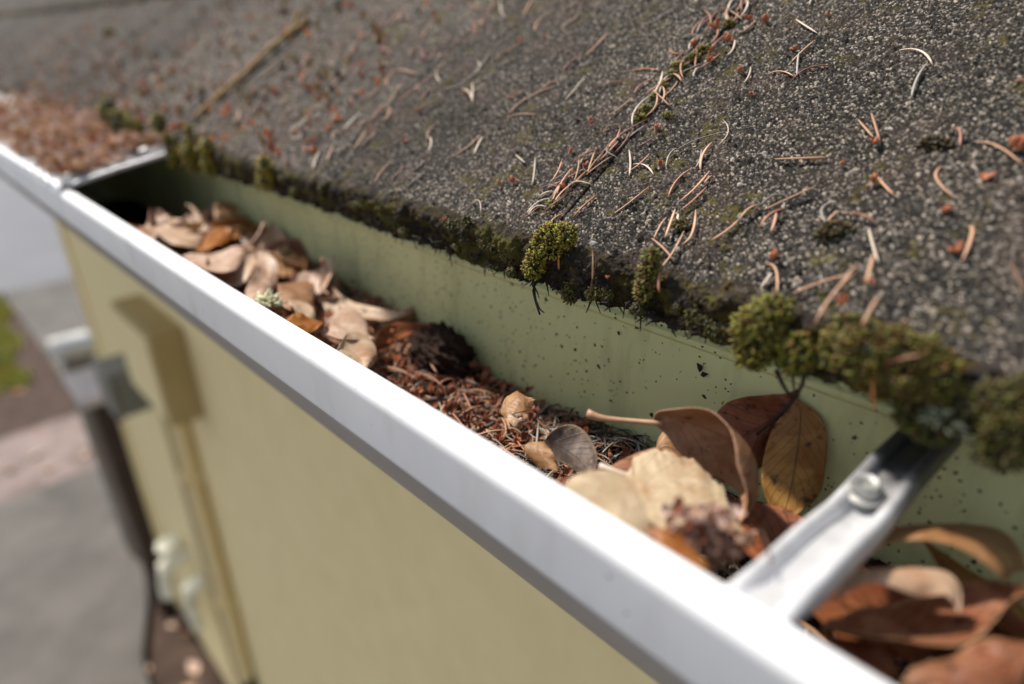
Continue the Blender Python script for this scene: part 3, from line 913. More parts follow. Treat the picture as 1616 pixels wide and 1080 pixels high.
# ------------------------------------------------------------------ needles lying on the shingles, traced one by one
RAW = [
 # (crop origin x, y, scale, [(x0,y0,x1,y1,x2,y2,colour), ...])
 (800, 0, .25, """350,460,420,400,500,365,d 490,362,570,300,640,215,i 335,190,390,155,450,115,i 370,640,430,580,505,490,p 10,725,150,620,340,550,t 15,745,100,730,180,740,t
 550,565,640,540,750,525,d 640,740,720,690,795,630,t 805,600,850,550,935,510,r 780,460,880,450,975,465,o 925,600,970,540,985,465,p 965,600,990,530,1035,490,p
 1030,475,1080,495,1105,530,t 960,640,1040,590,1080,530,t 795,800,820,700,930,605,p 865,750,940,690,950,610,t 600,980,720,870,910,760,r 820,940,900,905,1000,840,d
 1070,960,1200,900,1400,840,g 1330,930,1400,850,1365,770,p 1005,1070,1030,990,1080,955,g 1480,215,1530,190,1570,145,t 1490,540,1530,500,1540,435,p 60,985,90,1015,122,1045,p
 110,100,130,60,170,0,t 180,200,200,150,270,95,t 0,190,50,160,105,130,d 0,345,60,300,155,260,r 370,75,430,45,510,30,d 645,125,700,80,790,50,g 940,140,1000,100,1070,65,g
 1025,325,1060,350,1105,350,o 1170,230,1200,170,1290,100,r 1245,70,1285,120,1285,170,r 1220,180,1300,110,1390,50,r 1380,180,1400,60,1435,0,p 1480,110,1520,60,1515,0,p
 1300,300,1360,250,1440,200,r 1100,255,1160,240,1215,240,g 1150,330,1180,270,1260,240,p 1390,360,1430,320,1440,270,p 1220,440,1300,400,1345,350,r 1080,475,1170,450,1240,410,g
 1180,495,1190,460,1225,430,p 1180,30,1200,20,1190,-10,p 230,570,280,540,340,515,r 0,635,40,600,90,575,r 20,635,70,610,130,570,t 440,440,520,400,650,365,g 830,30,860,10,900,-5,r
 1490,40,1540,20,1590,-10,d 1440,90,1480,40,1480,-20,r 1200,215,1230,160,1265,150,g 1280,290,1330,240,1330,190,r"""),
 (800, 200, .25, """165,370,180,290,182,205,p 455,270,490,210,530,150,i 275,390,400,330,535,255,r 196,415,270,390,350,405,d 355,410,400,340,415,285,r 400,405,450,350,520,280,o
 510,300,560,240,610,190,r 390,390,450,365,545,380,p 775,320,785,240,775,160,p 755,295,830,260,905,185,t 800,245,880,260,930,320,p 420,580,490,520,575,440,o 660,570,770,500,900,390,i
 1020,455,1080,350,1185,275,r 1190,270,1225,220,1230,160,g 1225,285,1240,200,1300,115,i 1090,480,1190,410,1280,295,t 1245,370,1270,345,1300,325,t 1100,535,1180,480,1265,395,r
 1000,710,1040,620,1065,530,t 1070,650,1080,600,1085,565,p 1110,750,1175,680,1195,540,i 930,720,970,650,1010,585,i 920,715,1000,790,1050,850,i 960,915,1050,810,1120,670,t
 995,1030,990,950,1010,850,r 1295,725,1400,660,1460,600,i 1470,595,1530,540,1600,500,t 210,450,250,435,300,420,p 130,555,200,490,290,460,p 140,560,190,515,255,520,p
 355,700,370,650,450,610,o 555,1060,580,930,575,790,b 335,900,340,860,335,810,o 100,590,150,570,200,520,r 300,345,330,330,365,320,g 480,240,500,290,520,300,k"""),
 (1200, 0, .2574, """220,130,280,180,355,220,p 190,390,260,330,335,265,t 225,480,230,400,238,340,g 45,465,130,455,210,490,t 195,500,300,440,455,420,d 52,150,120,145,200,90,g
 850,320,980,330,1055,415,p 925,610,960,500,1025,395,g 600,745,650,810,695,865,t 680,705,705,790,735,890,i 1180,800,1220,830,1220,920,r 1325,885,1450,920,1616,1040,t 90,985,250,985,420,975,t
 300,40,310,20,318,-10,p 1560,510,1590,508,1640,510,r"""),
 (1200, 200, .2574, """20,520,180,455,345,380,i 0,625,60,560,155,515,r 65,655,90,600,100,540,i 0,490,90,435,180,440,g 430,475,375,550,460,655,g 400,605,450,560,500,540,t 500,545,600,550,710,600,r
 665,635,690,740,725,850,p 720,320,760,380,825,440,i 650,380,690,350,720,325,r 1110,255,1080,340,1210,460,i 1270,630,1295,680,1230,850,i 1530,850,1570,940,1630,1060,b 40,850,100,900,100,1049,t
 0,1000,60,930,62,925,p 200,1030,370,975,535,925,i 540,1049,600,980,640,950,i 690,1049,710,960,730,880,t"""),
 (0, 0, 1, """1302,525,1330,484,1365,448,i 1371,533,1385,510,1396,490,t 1391,655,1390,600,1399,547,o 1405,588,1435,578,1465,575,r"""),
 (400, 0, .25, """1245,1000,1340,950,1440,860,t 1395,985,1430,920,1455,880,p 1100,970,1130,920,1115,870,p 645,940,680,890,730,820,t 1060,640,1090,600,1130,565,d 840,640,900,590,945,530,i
 1030,590,1100,510,1265,440,r 1380,490,1430,440,1420,395,p 1160,460,1165,500,1190,535,p 1320,570,1370,600,1390,660,p 1385,530,1390,590,1385,650,p 1465,535,1420,570,1390,590,p 670,650,790,570,900,430,i
 820,170,880,140,940,95,d 970,160,1010,135,1060,105,d 940,250,980,220,1020,180,p 540,850,640,810,740,770,r 700,790,760,750,825,690,r 340,740,400,690,470,640,i 430,620,520,530,590,420,i
 1360,30,1440,70,1540,10,i 1560,0,1570,80,1600,120,p 1060,310,1180,310,1240,220,r 1140,460,1180,430,1230,400,t 1210,560,1350,520,1500,340,g 1520,390,1560,360,1610,320,d 500,880,520,850,560,830,i"""),
 (400, 200, .25, """770,370,820,290,910,215,r 860,355,910,310,960,255,d 950,410,1050,330,1090,290,g 1010,290,1060,260,1080,220,g 380,270,400,220,425,170,p 120,250,150,180,190,150,i 1370,500,1430,480,1440,560,p
 240,70,270,80,300,70,p 470,220,490,170,510,130,i"""),
]
SPECIAL = {
 (800, 200, 920): 'pinkish brown fir needle, left arm of the crossed pair above the roof edge',
 (800, 200, 960): 'tan fir needle crossing the pinkish one above the roof edge',
 (800, 200, 555): 'dark brown fir needle hanging straight down over the roof edge right of the bright moss',
 (800, 200, 995): 'rust brown fir needle hanging over the roof edge below the crossed needles',
 (800, 200, 355): 'orange fir needle curled on top of the bright moss clump at the roof edge',
 (800, 200, 660): 'long pinkish brown fir needle lying diagonally above the bright moss clump',
 (800, 200, 420): 'orange fir needle lying just above the bright moss clump at the roof edge',
 (800, 0, 600): 'long rust brown fir needle leading down from the lower end of the mossy slit',
 (800, 0, 550): 'short dark red fir needle lying level left of the mossy slit',
 (800, 0, 820): 'dark red fir needle lying right of the mossy slit below its lower end',
 (800, 0, 1070): 'long grey fir needle pointing at a pale curled one on the open shingle',
 (800, 0, 1330): 'pale curled fir needle at the tip of the long grey needle',
 (1200, 0, 850): 'pale hook-shaped fir needle high on the right of the shingles',
 (1200, 0, 925): 'grey fir needle hanging from the pale hook-shaped one on the shingles',
 (1200, 0, 195): 'dark red arched fir needle on the upper shingles',
 (1200, 0, 1325): 'thick pale tan fir needle at the right border of the photo',
 (1200, 0, 90): 'olive tan straight fir needle lying level on the shingle',
 (1200, 0, 600): 'left needle of the tan pair joined in a V on the upper right shingles',
 (1200, 0, 680): 'right needle of the tan pair joined in a V on the upper right shingles',
 (1200, 200, 430): 'grey fir needle curled into a C on the shingles',
 (1200, 200, 500): 'rust brown fir needle running right from the C-shaped grey needle',
 (1200, 200, 665): 'pale straight fir needle pointing down at the mossy roof edge',
 (1200, 200, 1110): 'pinkish brown fir needle bent like a J on the right shingles',
 (1200, 200, 690): 'tan fir needle standing on the large moss clump below the pale straight one',
 (1200, 200, 200): 'pinkish brown fir needle lying level above the gap between the two moss cushions',
 (0, 0, 1391): 'orange fir needle hanging in front of the large moss cushion over the bracket',
 (0, 0, 1405): 'rust brown fir needle stuck sideways in the large moss cushion',
 (0, 0, 1302): 'pinkish brown fir needle leaning on the left end of the large moss cushion',
 (400, 200, 1370): 'pale hair-thin needle curled into a loop near the roof edge',
}
THIN = {(800, 0, 1070), (800, 0, 1330), (400, 200, 1370), (800, 0, 440), (800, 0, 645), (1200, 0, 52), (800, 0, 1005)}
for ox, oy, sc_, txt in RAW:
    for tok in txt.split():
        a = tok.split(','); q = [float(v)*sc_ + (ox if i % 2 == 0 else oy) for i, v in enumerate(a[:6])]; code = a[6]
        key = (ox, oy, int(float(a[0])))
        r = random.uniform(.00050, .00066)*(1.0 if q[0] > 900 else .95)
        if key in THIN: r = .00034
        li = .0008
        p0, p1, p2 = on_roof(q[0], q[1], li), on_roof(q[2], q[3], li+random.uniform(.0003, .0012)), on_roof(q[4], q[5], li+random.uniform(0, .001))
        onmoss = q[0] > 1285 and q[1] > 470 or key in ((800, 200, 355),)
        if onmoss:
            for p in (p0, p1, p2): p += Vector((-.012, -.0, .008))*(.9 if q[0] > 1285 else .7)
        if key[2] in (555, 995) and oy == 200:
            for p in (p0, p1, p2): p.x -= .003
        zone = ('far left stretch of the roof' if q[0] < 560 else 'shingles between the two mossy slits' if q[0] + q[1]*.8 < 1070 else
                'litter along the mossy slit' if abs(q[0] + (q[1]-190)*.9 - 1010) < 70 and q[1] < 330 else
                'shingles right of the mossy slit' if q[0] < 1220 else 'right end of the shingles')
        lab = SPECIAL.get(key) or f'{NAMES[code]} dry fir needle on the {zone}'
        needle(p0, p1, p2, r, code, lab, f'{NAMES[code]} fir needles on the {zone}' if key not in SPECIAL else 'fir needles on the roof')

# more of the same in the blurred far part of the roof and along its edge
for i in range(52):
    px, py = random.uniform(20, 700), random.uniform(10, 230)
    if py > 110 + px*.27 - 12: continue
    c_ = on_roof(px, py, .0012)
    a = random.gauss(.9, .7); d = Vector((math.cos(a)*math.cos(SLOPE), math.sin(a), math.cos(a)*math.sin(SLOPE)))*random.uniform(.009, .016)
    code = random.choice('rritdppb'); k_ = Vector((random.gauss(0, .002), random.gauss(0, .002), .0012))
    needle(c_-d, c_+k_, c_+d, .0008, code, f'{NAMES[code]} dry fir needle on the far left stretch of the roof', f'{NAMES[code]} fir needles on the far left stretch of the roof')

for i in range(62):                                               # drifts of needles along the slits
    ln_ = (((575, 212), (655, 118), (735, 62), (800, 0)), ((880, 318), (940, 255), (1000, 205), (1050, 140)), ((1040, 150), (1090, 90), (1140, 45), (1180, 0)))[i % 3]
    w = random.random()*2.99; k0 = int(w); w -= k0
    px = ln_[k0][0]*(1-w)+ln_[k0+1][0]*w+random.gauss(0, 9); py = ln_[k0][1]*(1-w)+ln_[k0+1][1]*w+random.gauss(0, 6)
    if py < 2: continue
    c_ = on_roof(px, py, .0012); a = random.gauss(.15, .5); l_ = random.uniform(.005, .011)
    d = Vector((math.cos(a)*math.cos(SLOPE), math.sin(a), math.cos(a)*math.sin(SLOPE)))*l_; code = random.choice('rrbtgdi')
    where = ('faint slit left of the mossy one', 'crack below the mossy slit', 'upper mossy slit')[i % 3]
    needle(c_-d, c_+Vector((random.gauss(0, .0012), random.gauss(0, .0015), .0008)), c_+d, random.uniform(.0004, .0006), code, f'{NAMES[code]} fir needle in the drift along the {where}', f'{NAMES[code]} fir needles along the {where}')
# bud scales dropped by the firs, on the roof
for px, py, sz, lab in [
  (1132, 48, .0060, 'large orange bud husk caught at the top of the mossy slit'), (1118, 88, .0050, 'orange bud husk lying beside the mossy slit just below the large one'),
  (1165, 118, .0042, 'orange bud scale right of the mossy slit'), (1185, 155, .003, None), (933, 198, .0034, 'orange bud scale left of the lower end of the mossy slit'),
  (1036, 208, .0034, 'orange crescent bud scale right of the slit end'), (1042, 265, .0034, 'orange bud scale beside the pale crossed needles'), (810, 290, .0034, None), (862, 62, .003, None),
  (500, 158, .0065, 'bright orange bud husk on the far shingles'), (497, 245, .006, 'bright orange bud husk at the roof edge on the left'), (408, 185, .005, None), (637, 227, .004, None), (485, 240, .005, None),
  (430, 242, .008, 'cluster of orange bud scales on the far roof edge moss'), (440, 250, .006, None), (225, 140, .009, 'heap of orange bud scales above the far moss'), (235, 150, .008, None), (265, 180, .008, None), (215, 178, .008, None), (280, 182, .007, None), (290, 205, .008, None),
  (1218, 412, .0042, 'orange bud husk with a needle near the round moss cushion'), (1275, 465, .0001, None), (1378, 292, .0036, 'reddish bud scale joined to a needle on the right shingles'), (1378, 230, .0034, 'pale and red bud scale at the foot of the needle pair'),
  (1552, 288, .004, 'dark red bud scale alone on the right shingles'), (1508, 402, .004, None), (1490, 340, .0032, None), (1328, 262, .0026, None), (1368, 452, .0036, None), (1600, 240, .006, 'pinkish bud husk on the thick pale needle at the right border'),
  (1345, 505, .0045, 'orange bud scale on the top of the large moss cushion'), (1308, 28, .003, None), (1255, 82, .003, None), (1206, 38, .0042, None), (703, 350, .0026, 'tiny pale bud scale on the roof edge'), (790, 294, .003, None), (735, 155, .0036, None),
  (660, 180, .0035, None), (555, 15, .005, None), (540, 90, .004, None), (610, 60, .004, None), (820, 70, .004, None), (1180, 35, .005, None), (1150, 70, .005, None), (1095, 75, .004, None), (1120, 100, .004, None),
  (925, 265, .003, None), (905, 275, .003, None), (890, 300, .0035, None), (900, 245, .003, None), (1005, 425, .003, None), (960, 640-200, .002, None), (330, 70, .006, None), (290, 60, .005, None), (120, 60, .006, None), (60, 100, .006, None), (350, 110, .005, None)]:
    if sz < .001: continue
    p = on_roof(px, py, .0006)
    if px > 1330 and py > 480: p += Vector((-.012, 0, .008))
    bud_scale(p, sz, lab or 'small orange brown bud scale dropped on the shingles', 'bud scales on the shingles')

# ------------------------------------------------------------------ moss, from the slit and the roof edge
def mossp(px, py, lift=0.0): return tuple(on_roof(px, py, lift))
EDG = lambda px, py, out=.004: tuple(at_x(px, py, EDGE_X-out))
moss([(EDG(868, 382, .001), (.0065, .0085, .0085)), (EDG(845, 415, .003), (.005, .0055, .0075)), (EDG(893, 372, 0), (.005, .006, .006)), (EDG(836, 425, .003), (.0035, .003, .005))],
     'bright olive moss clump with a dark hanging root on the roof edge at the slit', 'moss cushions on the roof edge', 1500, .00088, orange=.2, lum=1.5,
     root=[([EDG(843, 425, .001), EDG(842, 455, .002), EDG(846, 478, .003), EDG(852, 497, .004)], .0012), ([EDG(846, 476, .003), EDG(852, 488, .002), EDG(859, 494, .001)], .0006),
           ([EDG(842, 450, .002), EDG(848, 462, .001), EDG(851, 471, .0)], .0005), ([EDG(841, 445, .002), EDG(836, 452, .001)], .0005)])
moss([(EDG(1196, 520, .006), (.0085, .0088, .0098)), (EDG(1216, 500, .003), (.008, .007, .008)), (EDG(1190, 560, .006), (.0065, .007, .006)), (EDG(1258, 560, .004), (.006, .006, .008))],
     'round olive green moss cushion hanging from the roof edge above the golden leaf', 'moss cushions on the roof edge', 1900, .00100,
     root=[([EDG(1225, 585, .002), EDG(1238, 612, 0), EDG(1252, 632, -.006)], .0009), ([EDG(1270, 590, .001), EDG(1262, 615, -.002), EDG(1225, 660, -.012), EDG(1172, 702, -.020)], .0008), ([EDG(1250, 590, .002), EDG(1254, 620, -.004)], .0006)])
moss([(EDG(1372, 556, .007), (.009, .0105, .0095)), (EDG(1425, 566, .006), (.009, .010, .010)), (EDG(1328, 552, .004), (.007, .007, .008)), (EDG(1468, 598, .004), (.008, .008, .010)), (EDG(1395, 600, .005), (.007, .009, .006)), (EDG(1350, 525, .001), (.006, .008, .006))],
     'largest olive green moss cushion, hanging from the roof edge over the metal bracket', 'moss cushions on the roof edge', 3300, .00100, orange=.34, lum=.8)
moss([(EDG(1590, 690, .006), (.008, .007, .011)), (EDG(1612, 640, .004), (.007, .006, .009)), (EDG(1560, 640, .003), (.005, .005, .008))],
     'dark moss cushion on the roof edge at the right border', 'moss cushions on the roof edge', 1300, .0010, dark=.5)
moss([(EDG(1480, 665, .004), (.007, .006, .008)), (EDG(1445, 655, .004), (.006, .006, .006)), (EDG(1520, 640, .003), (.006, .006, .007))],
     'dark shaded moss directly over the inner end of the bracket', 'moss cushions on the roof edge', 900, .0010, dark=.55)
moss([(EDG(1025, 430, .000), (.0035, .0045, .0065)), (EDG(1015, 460, .001), (.003, .0035, .005)), (EDG(1030, 405, -.001), (.003, .004, .003))],
     'brownish green moss tuft on the broken roof edge below the crossed needles', 'moss cushions on the roof edge', 700, .0010, dark=.25, orange=.3)
moss([(mossp(1072, 106, .0005), (.004, .0045, .002)), (mossp(1095, 92, .0005), (.004, .004, .002)), (mossp(1060, 118, 0), (.003, .003, .0018)), (mossp(1112, 78, 0), (.003, .003, .0018)), (mossp(1150, 38, 0), (.004, .003, .002))],
     'golden moss filling the upper part of the slit in the shingles', 'moss in the slit', 620, .00085, core=False)
moss([(mossp(1020, 172, 0), (.0035, .0028, .0017)), (mossp(1010, 186, 0), (.003, .0028, .0017)), (mossp(1048, 135, 0), (.003, .0026, .0016)), (mossp(1034, 152, 0), (.0026, .0022, .0015))],
     'golden moss filling the lower part of the slit in the shingles', 'moss in the slit', 380, .00085, core=False)
moss([(mossp(1055, 183, 0), (.003, .003, .0014))], 'small moss tuft right of the slit', 'moss tufts on the shingles', 70, .0008, core=False)
moss([(mossp(875, 322, 0), (.0030, .003, .0018))], 'small golden moss tuft above the bright moss clump', 'moss tufts on the shingles', 130, .0008, core=False)
moss([(mossp(1322, 362, 0), (.005, .006, .0028)), (mossp(1300, 372, 0), (.003, .003, .002))], 'dark brown moss patch under the C-shaped needle', 'moss tufts on the shingles', 170, .0009, dark=.6, orange=.6)
moss([(mossp(1478, 228, 0), (.004, .006, .003))], 'dark brown moss lump on the upper right shingles', 'moss tufts on the shingles', 130, .0010, dark=.7, orange=.7)
moss([(mossp(1076, 355, 0), (.003, .004, .002))], 'brown moss tuft between the crossed needles', 'moss tufts on the shingles', 120, .0008, dark=.4, orange=.5)
moss([(mossp(450, 20, 0), (.006, .006, .004))], 'brown moss lump high on the far shingles', 'moss tufts on the shingles', 90, .0014, dark=.6, orange=.6)
moss([(mossp(178, 52, 0), (.014, .010, .006))], 'light green moss lump on the far shingles', 'moss tufts on the shingles', 140, .002)
for (px, py, r_, lab) in [(190, 190, .017, 'olive moss tuft leftmost on the far roof edge'), (215, 200, .015, 'olive moss tuft second from the left on the far roof edge'), (270, 228, .013, 'tall olive moss tuft on the far roof edge near the guard'),
                          (300, 225, .011, 'olive moss tuft topped with bud scales on the far roof edge'), (325, 235, .010, 'narrow olive moss tuft on the far roof edge'), (415, 262, .009, 'green moss tuft under the orange bud scales on the roof edge')]:
    ctr = Vector(EDG(px, py+6, .004)); bl = []
    for _ in range(6):
        q_ = random.uniform(.4, .8); bl.append((tuple(ctr+Vector((random.gauss(0, .2), random.gauss(0, .55), random.gauss(-.1, .6)))*r_), (r_*q_*.7, r_*q_, r_*q_*random.uniform(.9, 1.7))))
    moss(bl, lab, 'moss tufts on the far roof edge', 420, .0017, down=.4, orange=.25, lum=1.5)
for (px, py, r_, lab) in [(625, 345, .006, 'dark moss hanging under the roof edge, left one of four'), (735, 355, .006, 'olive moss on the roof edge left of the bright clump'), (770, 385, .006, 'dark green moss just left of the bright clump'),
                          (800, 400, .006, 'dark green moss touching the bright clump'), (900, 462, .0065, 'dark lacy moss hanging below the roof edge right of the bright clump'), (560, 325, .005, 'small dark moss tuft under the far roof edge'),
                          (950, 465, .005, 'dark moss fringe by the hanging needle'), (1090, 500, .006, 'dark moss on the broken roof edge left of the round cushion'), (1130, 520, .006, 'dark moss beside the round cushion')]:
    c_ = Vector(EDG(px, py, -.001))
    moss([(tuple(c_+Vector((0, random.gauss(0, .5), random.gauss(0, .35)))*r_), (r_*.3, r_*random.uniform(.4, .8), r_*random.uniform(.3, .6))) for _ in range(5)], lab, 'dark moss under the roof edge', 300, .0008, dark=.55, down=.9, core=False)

for i in range(26):                                               # little tufts rooted all along the broken edge
    y = .05+1.0*((i+random.random())/26)**1.2; r_ = random.uniform(.0012, .0034)*(1+y*.6)
    c_ = Vector((EDGE_X-.0005, y, EDGE_Z-random.uniform(.002, .017)))
    moss([(tuple(c_), (r_*.55, r_*1.1, r_*.9)), (tuple(c_+Vector((0, random.gauss(0, r_), -r_*.6))), (r_*.45, r_*.6, r_*.8))], 'small dark olive moss tuft growing on the broken roof edge', 'small moss tufts along the roof edge', 110, .0008*(1+y*.5), dark=random.uniform(.3, .75), down=.9)
# dark fibres and rootlets hanging below the broken edge
mb = MB()
for i in range(430):
    y = random.uniform(.02, 1.3)**1.0 if i < 230 else random.uniform(.02, .35)
    x = EDGE_X + random.uniform(-.002, .006); z = EDGE_Z - .0165 + random.uniform(-.001, .004)
    l_ = abs(random.gauss(.003, .0025)); d = Vector((random.gauss(0, .0015), random.gauss(0, .0035), -l_))
    p = Vector((x, y, z)); mb.tube([p, p+d*.5+Vector((random.gauss(0, .0006), random.gauss(0, .0008), 0)), p+d], [.0005, .0004, .0002], 4)
tag(mb.build('rootlet_debris', M['root'], sharp=0), 'dark rootlets and fibres fringing the underside of the roof edge', 'rootlets', kind='stuff')

# mossy twig in the far slit and lichen bits
mb = MB()
pts = [on_roof(x, y, .004) for x, y in ((312, 190), (345, 160), (385, 125), (430, 82), (462, 56), (490, 36))]
mb.tube(spline(pts, 24), [.0019+.0010*i/23+.0006*math.sin(i*1.7)+.0004*math.sin(i*4.1) for i in range(24)], 8)
mb.tube([on_roof(468, 50, .005), on_roof(478, 40, .010), on_roof(484, 38, .013)], [.0028, .0024, .002], 6)
tag(mb.build('mossy_twig', M['bark'], sharp=0), 'yellowish brown twig lying in the far slit of the shingles', 'twig')
def lichen(p, r_, mat, label, n=90):
    mb = MB(); p = Vector(p)
    for i in range(n):
        d = Vector(rng.normal(size=3)); d.normalize(); d.z = abs(d.z)*.8
        a = p + d*r_*.4; b_ = p + d*r_*random.uniform(.7, 1.1) + Vector(rng.normal(size=3))*r_*.14
        mb.tube([a, (a+b_)*.5+Vector(rng.normal(size=3))*r_*.12, b_], [r_*.07, r_*.085, r_*.06], 5)
    tag(mb.build('lichen_tuft', mat, sharp=0, origin=tuple(p)), label, 'lichen')
lichen(at_z(424, 480, -.140), .0085, M['lichen'], 'pale yellowish lichen tuft lying on the leaves by the gutter lip')
lichen(EDG(1490, 672, .011), .0062, M['lichen2'], 'grey green lichen tuft in the dark moss over the bracket', 40)
# nail head and grit on the roof edge
pn = Vector(EDG(938, 384, .0002)); iv, jf = ico(); mb = MB()
mb.add(iv*np.array([.0013, .0026, .0014])*(1+.25*rng.normal(size=(len(iv), 1)).clip(-1, 1))+np.array(pn), [tuple(f) for f in jf])
tag(mb.build('pebble', M['post_grey'], smooth=False, origin=tuple(pn)), 'flat grey pebble on the roof edge above the hanging brown needle', 'pebble')

# ------------------------------------------------------------------ litter in the gutter
FLOORZ = -.217
def bed_z(x, y):
    """top of the rotting litter"""
    b_ = np.interp(y, [-.1, .0, .05, .10, .15, .22, .29, .36, .45, .55, .66, .75, 3.2], [-.188, -.186, -.192, -.195, -.1885, -.199, -.1925, -.184, -.177, -.168, -.176, -.20, -.205])
    return b_ + .010*(1-np.clip((x-.13)/.11, 0, 1))*np.interp(y, [.05, .15, .45, .6], [0, 1, .8, .3])
xs = np.linspace(.1275, .2408, 110); ys = np.linspace(-.25, 1.0, 900)
Yg, Xg = np.meshgrid(ys, xs, indexing='ij')
Zg = bed_z(Xg, Yg) + (fbm(Xg*120, Yg*120, 61)-.5)*.007 + (fbm(Xg*420, Yg*420, 62)-.5)*.004
Zg = np.maximum(Zg, FLOORZ+.0005)
P = np.stack([np.clip(Xg, .1275+np.clip((-.155-Zg), 0, .07)*.22, None), Yg, Zg], -1)
tag(grid_mesh('litter_debris', P, M['clod']), 'dark rotted litter filling the bottom of the gutter', 'litter', kind='stuff')
mats = [M['nk'], M['nr'], M['nt'], M['nb'], M['nd'], L['bract2'], L['bract'], M['ng'], M['ni']]
mb = MB()
def jz(x, y): return float(bed_z(x, y))
def strew(y0, y1, count, dark, lift=.003, scales=.25):
    for i in range(count):
        y = random.uniform(y0, y1); x = random.uniform(.1435, .2385); z = jz(x, y)+random.uniform(-.001, lift)
        dk = dark(x, y)
        if random.random() < scales*(1-dk*.8):
            scale_geo(mb, (x, y, z), random.uniform(0, 6.28), random.uniform(-1.2, .3), random.uniform(.0035, .0075), random.uniform(.003, .0055), random.uniform(.5, 1.8), random.choice([5, 5, 6]))
        else:
            a = random.uniform(0, 6.28); l_ = random.uniform(.005, .015); d = Vector((math.cos(a)*l_, math.sin(a)*l_, random.gauss(0, .0022)))
            p = Vector((x, y, z+.0008)); q = p + Vector((random.gauss(0, .0012), random.gauss(0, .0012), random.uniform(0, .0025)))
            mt = random.choice([0, 0, 3, 7]) if random.random() < dk else random.choice([1, 1, 3, 2, 2, 1, 8])
            e0, e1 = p-d, p+d
            for e in (e0, e1, q): e.x = min(max(e.x, .1405), .2403)
            needle_geo(mb, e0, q, e1, random.uniform(.00048, .00075), mt, 6, 5)
dk1 = lambda x, y: float(np.clip(np.interp(y, [.10, .16, .21, .30], [.9, .85, .45, .2]) + (x-.2)*6*(y < .25), 0, 1))
strew(.07, .24, 1700, dk1)
strew(.24, .40, 1000, dk1, scales=.4)
strew(.40, .62, 300, lambda x, y: .3)
strew(.31, .60, 170, lambda x, y: .15, .010, .6)
strew(-.12, .07, 500, lambda x, y: .5)
tag(mb.build('needle_debris', mats, sharp=0), 'matted brown needles and bud scales covering the gutter bottom', 'needle litter', kind='stuff')
# thick brown heap on the guard
mb = MB()
for i in range(3800):
    y = GY + .004 + abs(random.gauss(0, .35)); x = random.uniform(.119, .230)
    if y > 2.2: continue
    z = float(guard_z(x)) + random.uniform(.001, .009) + .004*math.sin(y*40+x*90)
    s_ = random.uniform(.005, .012)
    if random.random() < .6: scale_geo(mb, (x, y, z), random.uniform(0, 6.28), random.uniform(-1, .3), s_, s_*.7, random.uniform(.4, 1.4), random.choice([5, 9, 9, 9, 11, 11, 12]))
    else:
        a = random.uniform(0, 6.28); d = Vector((math.cos(a), math.sin(a), random.gauss(0, .2)))*s_
        needle_geo(mb, Vector((x, y, z))-d, Vector((x, y, z+.002)), Vector((x, y, z))+d, .0008, random.choice([1, 2, 3]), 5, 4)
tag(mb.build('scale_debris', mats+[L['flake'], L['bract2'], L['tan'], L['pale']], sharp=0), 'heap of reddish brown bud scales lying on the far gutter guard', 'bud scale heap', kind='stuff')

# scatter of scales and crumbs over the far shingles
mb = MB()
for i in range(1500):
    y = .45+abs(random.gauss(0, .8)); s_ = abs(random.gauss(0, .11)) if random.random() < .5 else random.uniform(0, .27)
    if y > 3.2 or s_ > .275: continue
    q_ = Vector((EDGE_X+.002+s_*math.cos(SLOPE), y, EDGE_Z+.0015+s_*math.sin(SLOPE)))
    l_ = random.uniform(.003, .009)
    if random.random() < .55: scale_geo(mb, tuple(q_), random.uniform(0, 6.28), random.uniform(-1.2, -.3), l_, l_*.7, random.uniform(.4, 1.4), random.choice([5, 6, 11, 9, 10, 10, 10]))
    else:
        a = random.gauss(.5, .8); d = Vector((math.cos(a)*math.cos(SLOPE), math.sin(a), math.cos(a)*math.sin(SLOPE)))*l_
        needle_geo(mb, q_-d, q_+Vector((0, 0, .001)), q_+d, .0009, random.choice([1, 2, 3, 3, 7]), 5, 4)
tag(mb.build('roof_debris', mats+[L['flake'], M['bark'], M['twig']], sharp=0), 'scatter of bud scales and crumbs over the far shingles', 'roof litter', kind='stuff')
p0 = at_depth(1188, 884, .186); p2 = at_depth(1206, 938, .1715); p1 = (p0+p2)*.5+Vector((0, -.001, .001))
for q_ in (p0, p1, p2): q_.z = max(q_.z, -.1262)
needle(p0, p1, p2, .0003, 'b', 'thin dark stalk lying on the bright bracket', 'bits on the bracket')
q_ = at_depth(1214, 945, .170); bud_scale(q_, .003, 'brown bud scale at the end of the stalk on the bracket', 'bits on the bracket', 'bract2', 2)
# single needles, scales and twigs lying on top of the litter
LIT = [(690, 660, 720, 625, 't'), (725, 655, 780, 640, 'r'), (640, 625, 680, 650, 'r'), (815, 735, 890, 715, 'o'), (745, 690, 800, 680, 't'), (858, 728, 880, 745, 't'), (795, 640, 806, 680, 'i'),
       (782, 655, 798, 690, 'i'), (655, 590, 700, 612, 'r'), (668, 560, 690, 590, 't'), (770, 700, 830, 712, 't'), (835, 760, 880, 742, 't'), (905, 745, 940, 770, 'i'), (890, 740, 905, 770, 'r'),
       (700, 640, 740, 690, 'r'), (590, 598, 640, 612, 'r'), (610, 585, 660, 600, 'i'), (730, 620, 745, 650, 'r'), (860, 700, 900, 688, 'g'), (920, 690, 960, 705, 'g'), (965, 700, 985, 720, 'b'), (940, 680, 960, 660, 'k'),
       (830, 745, 860, 775, 'r'), (880, 760, 905, 790, 'i'), (760, 720, 800, 745, 'r'), (690, 610, 720, 600, 'r'), (720, 700, 775, 690, 'b'), (850, 660, 880, 640, 'k'), (895, 665, 915, 640, 'k'), (800, 720, 850, 735, 'o')]
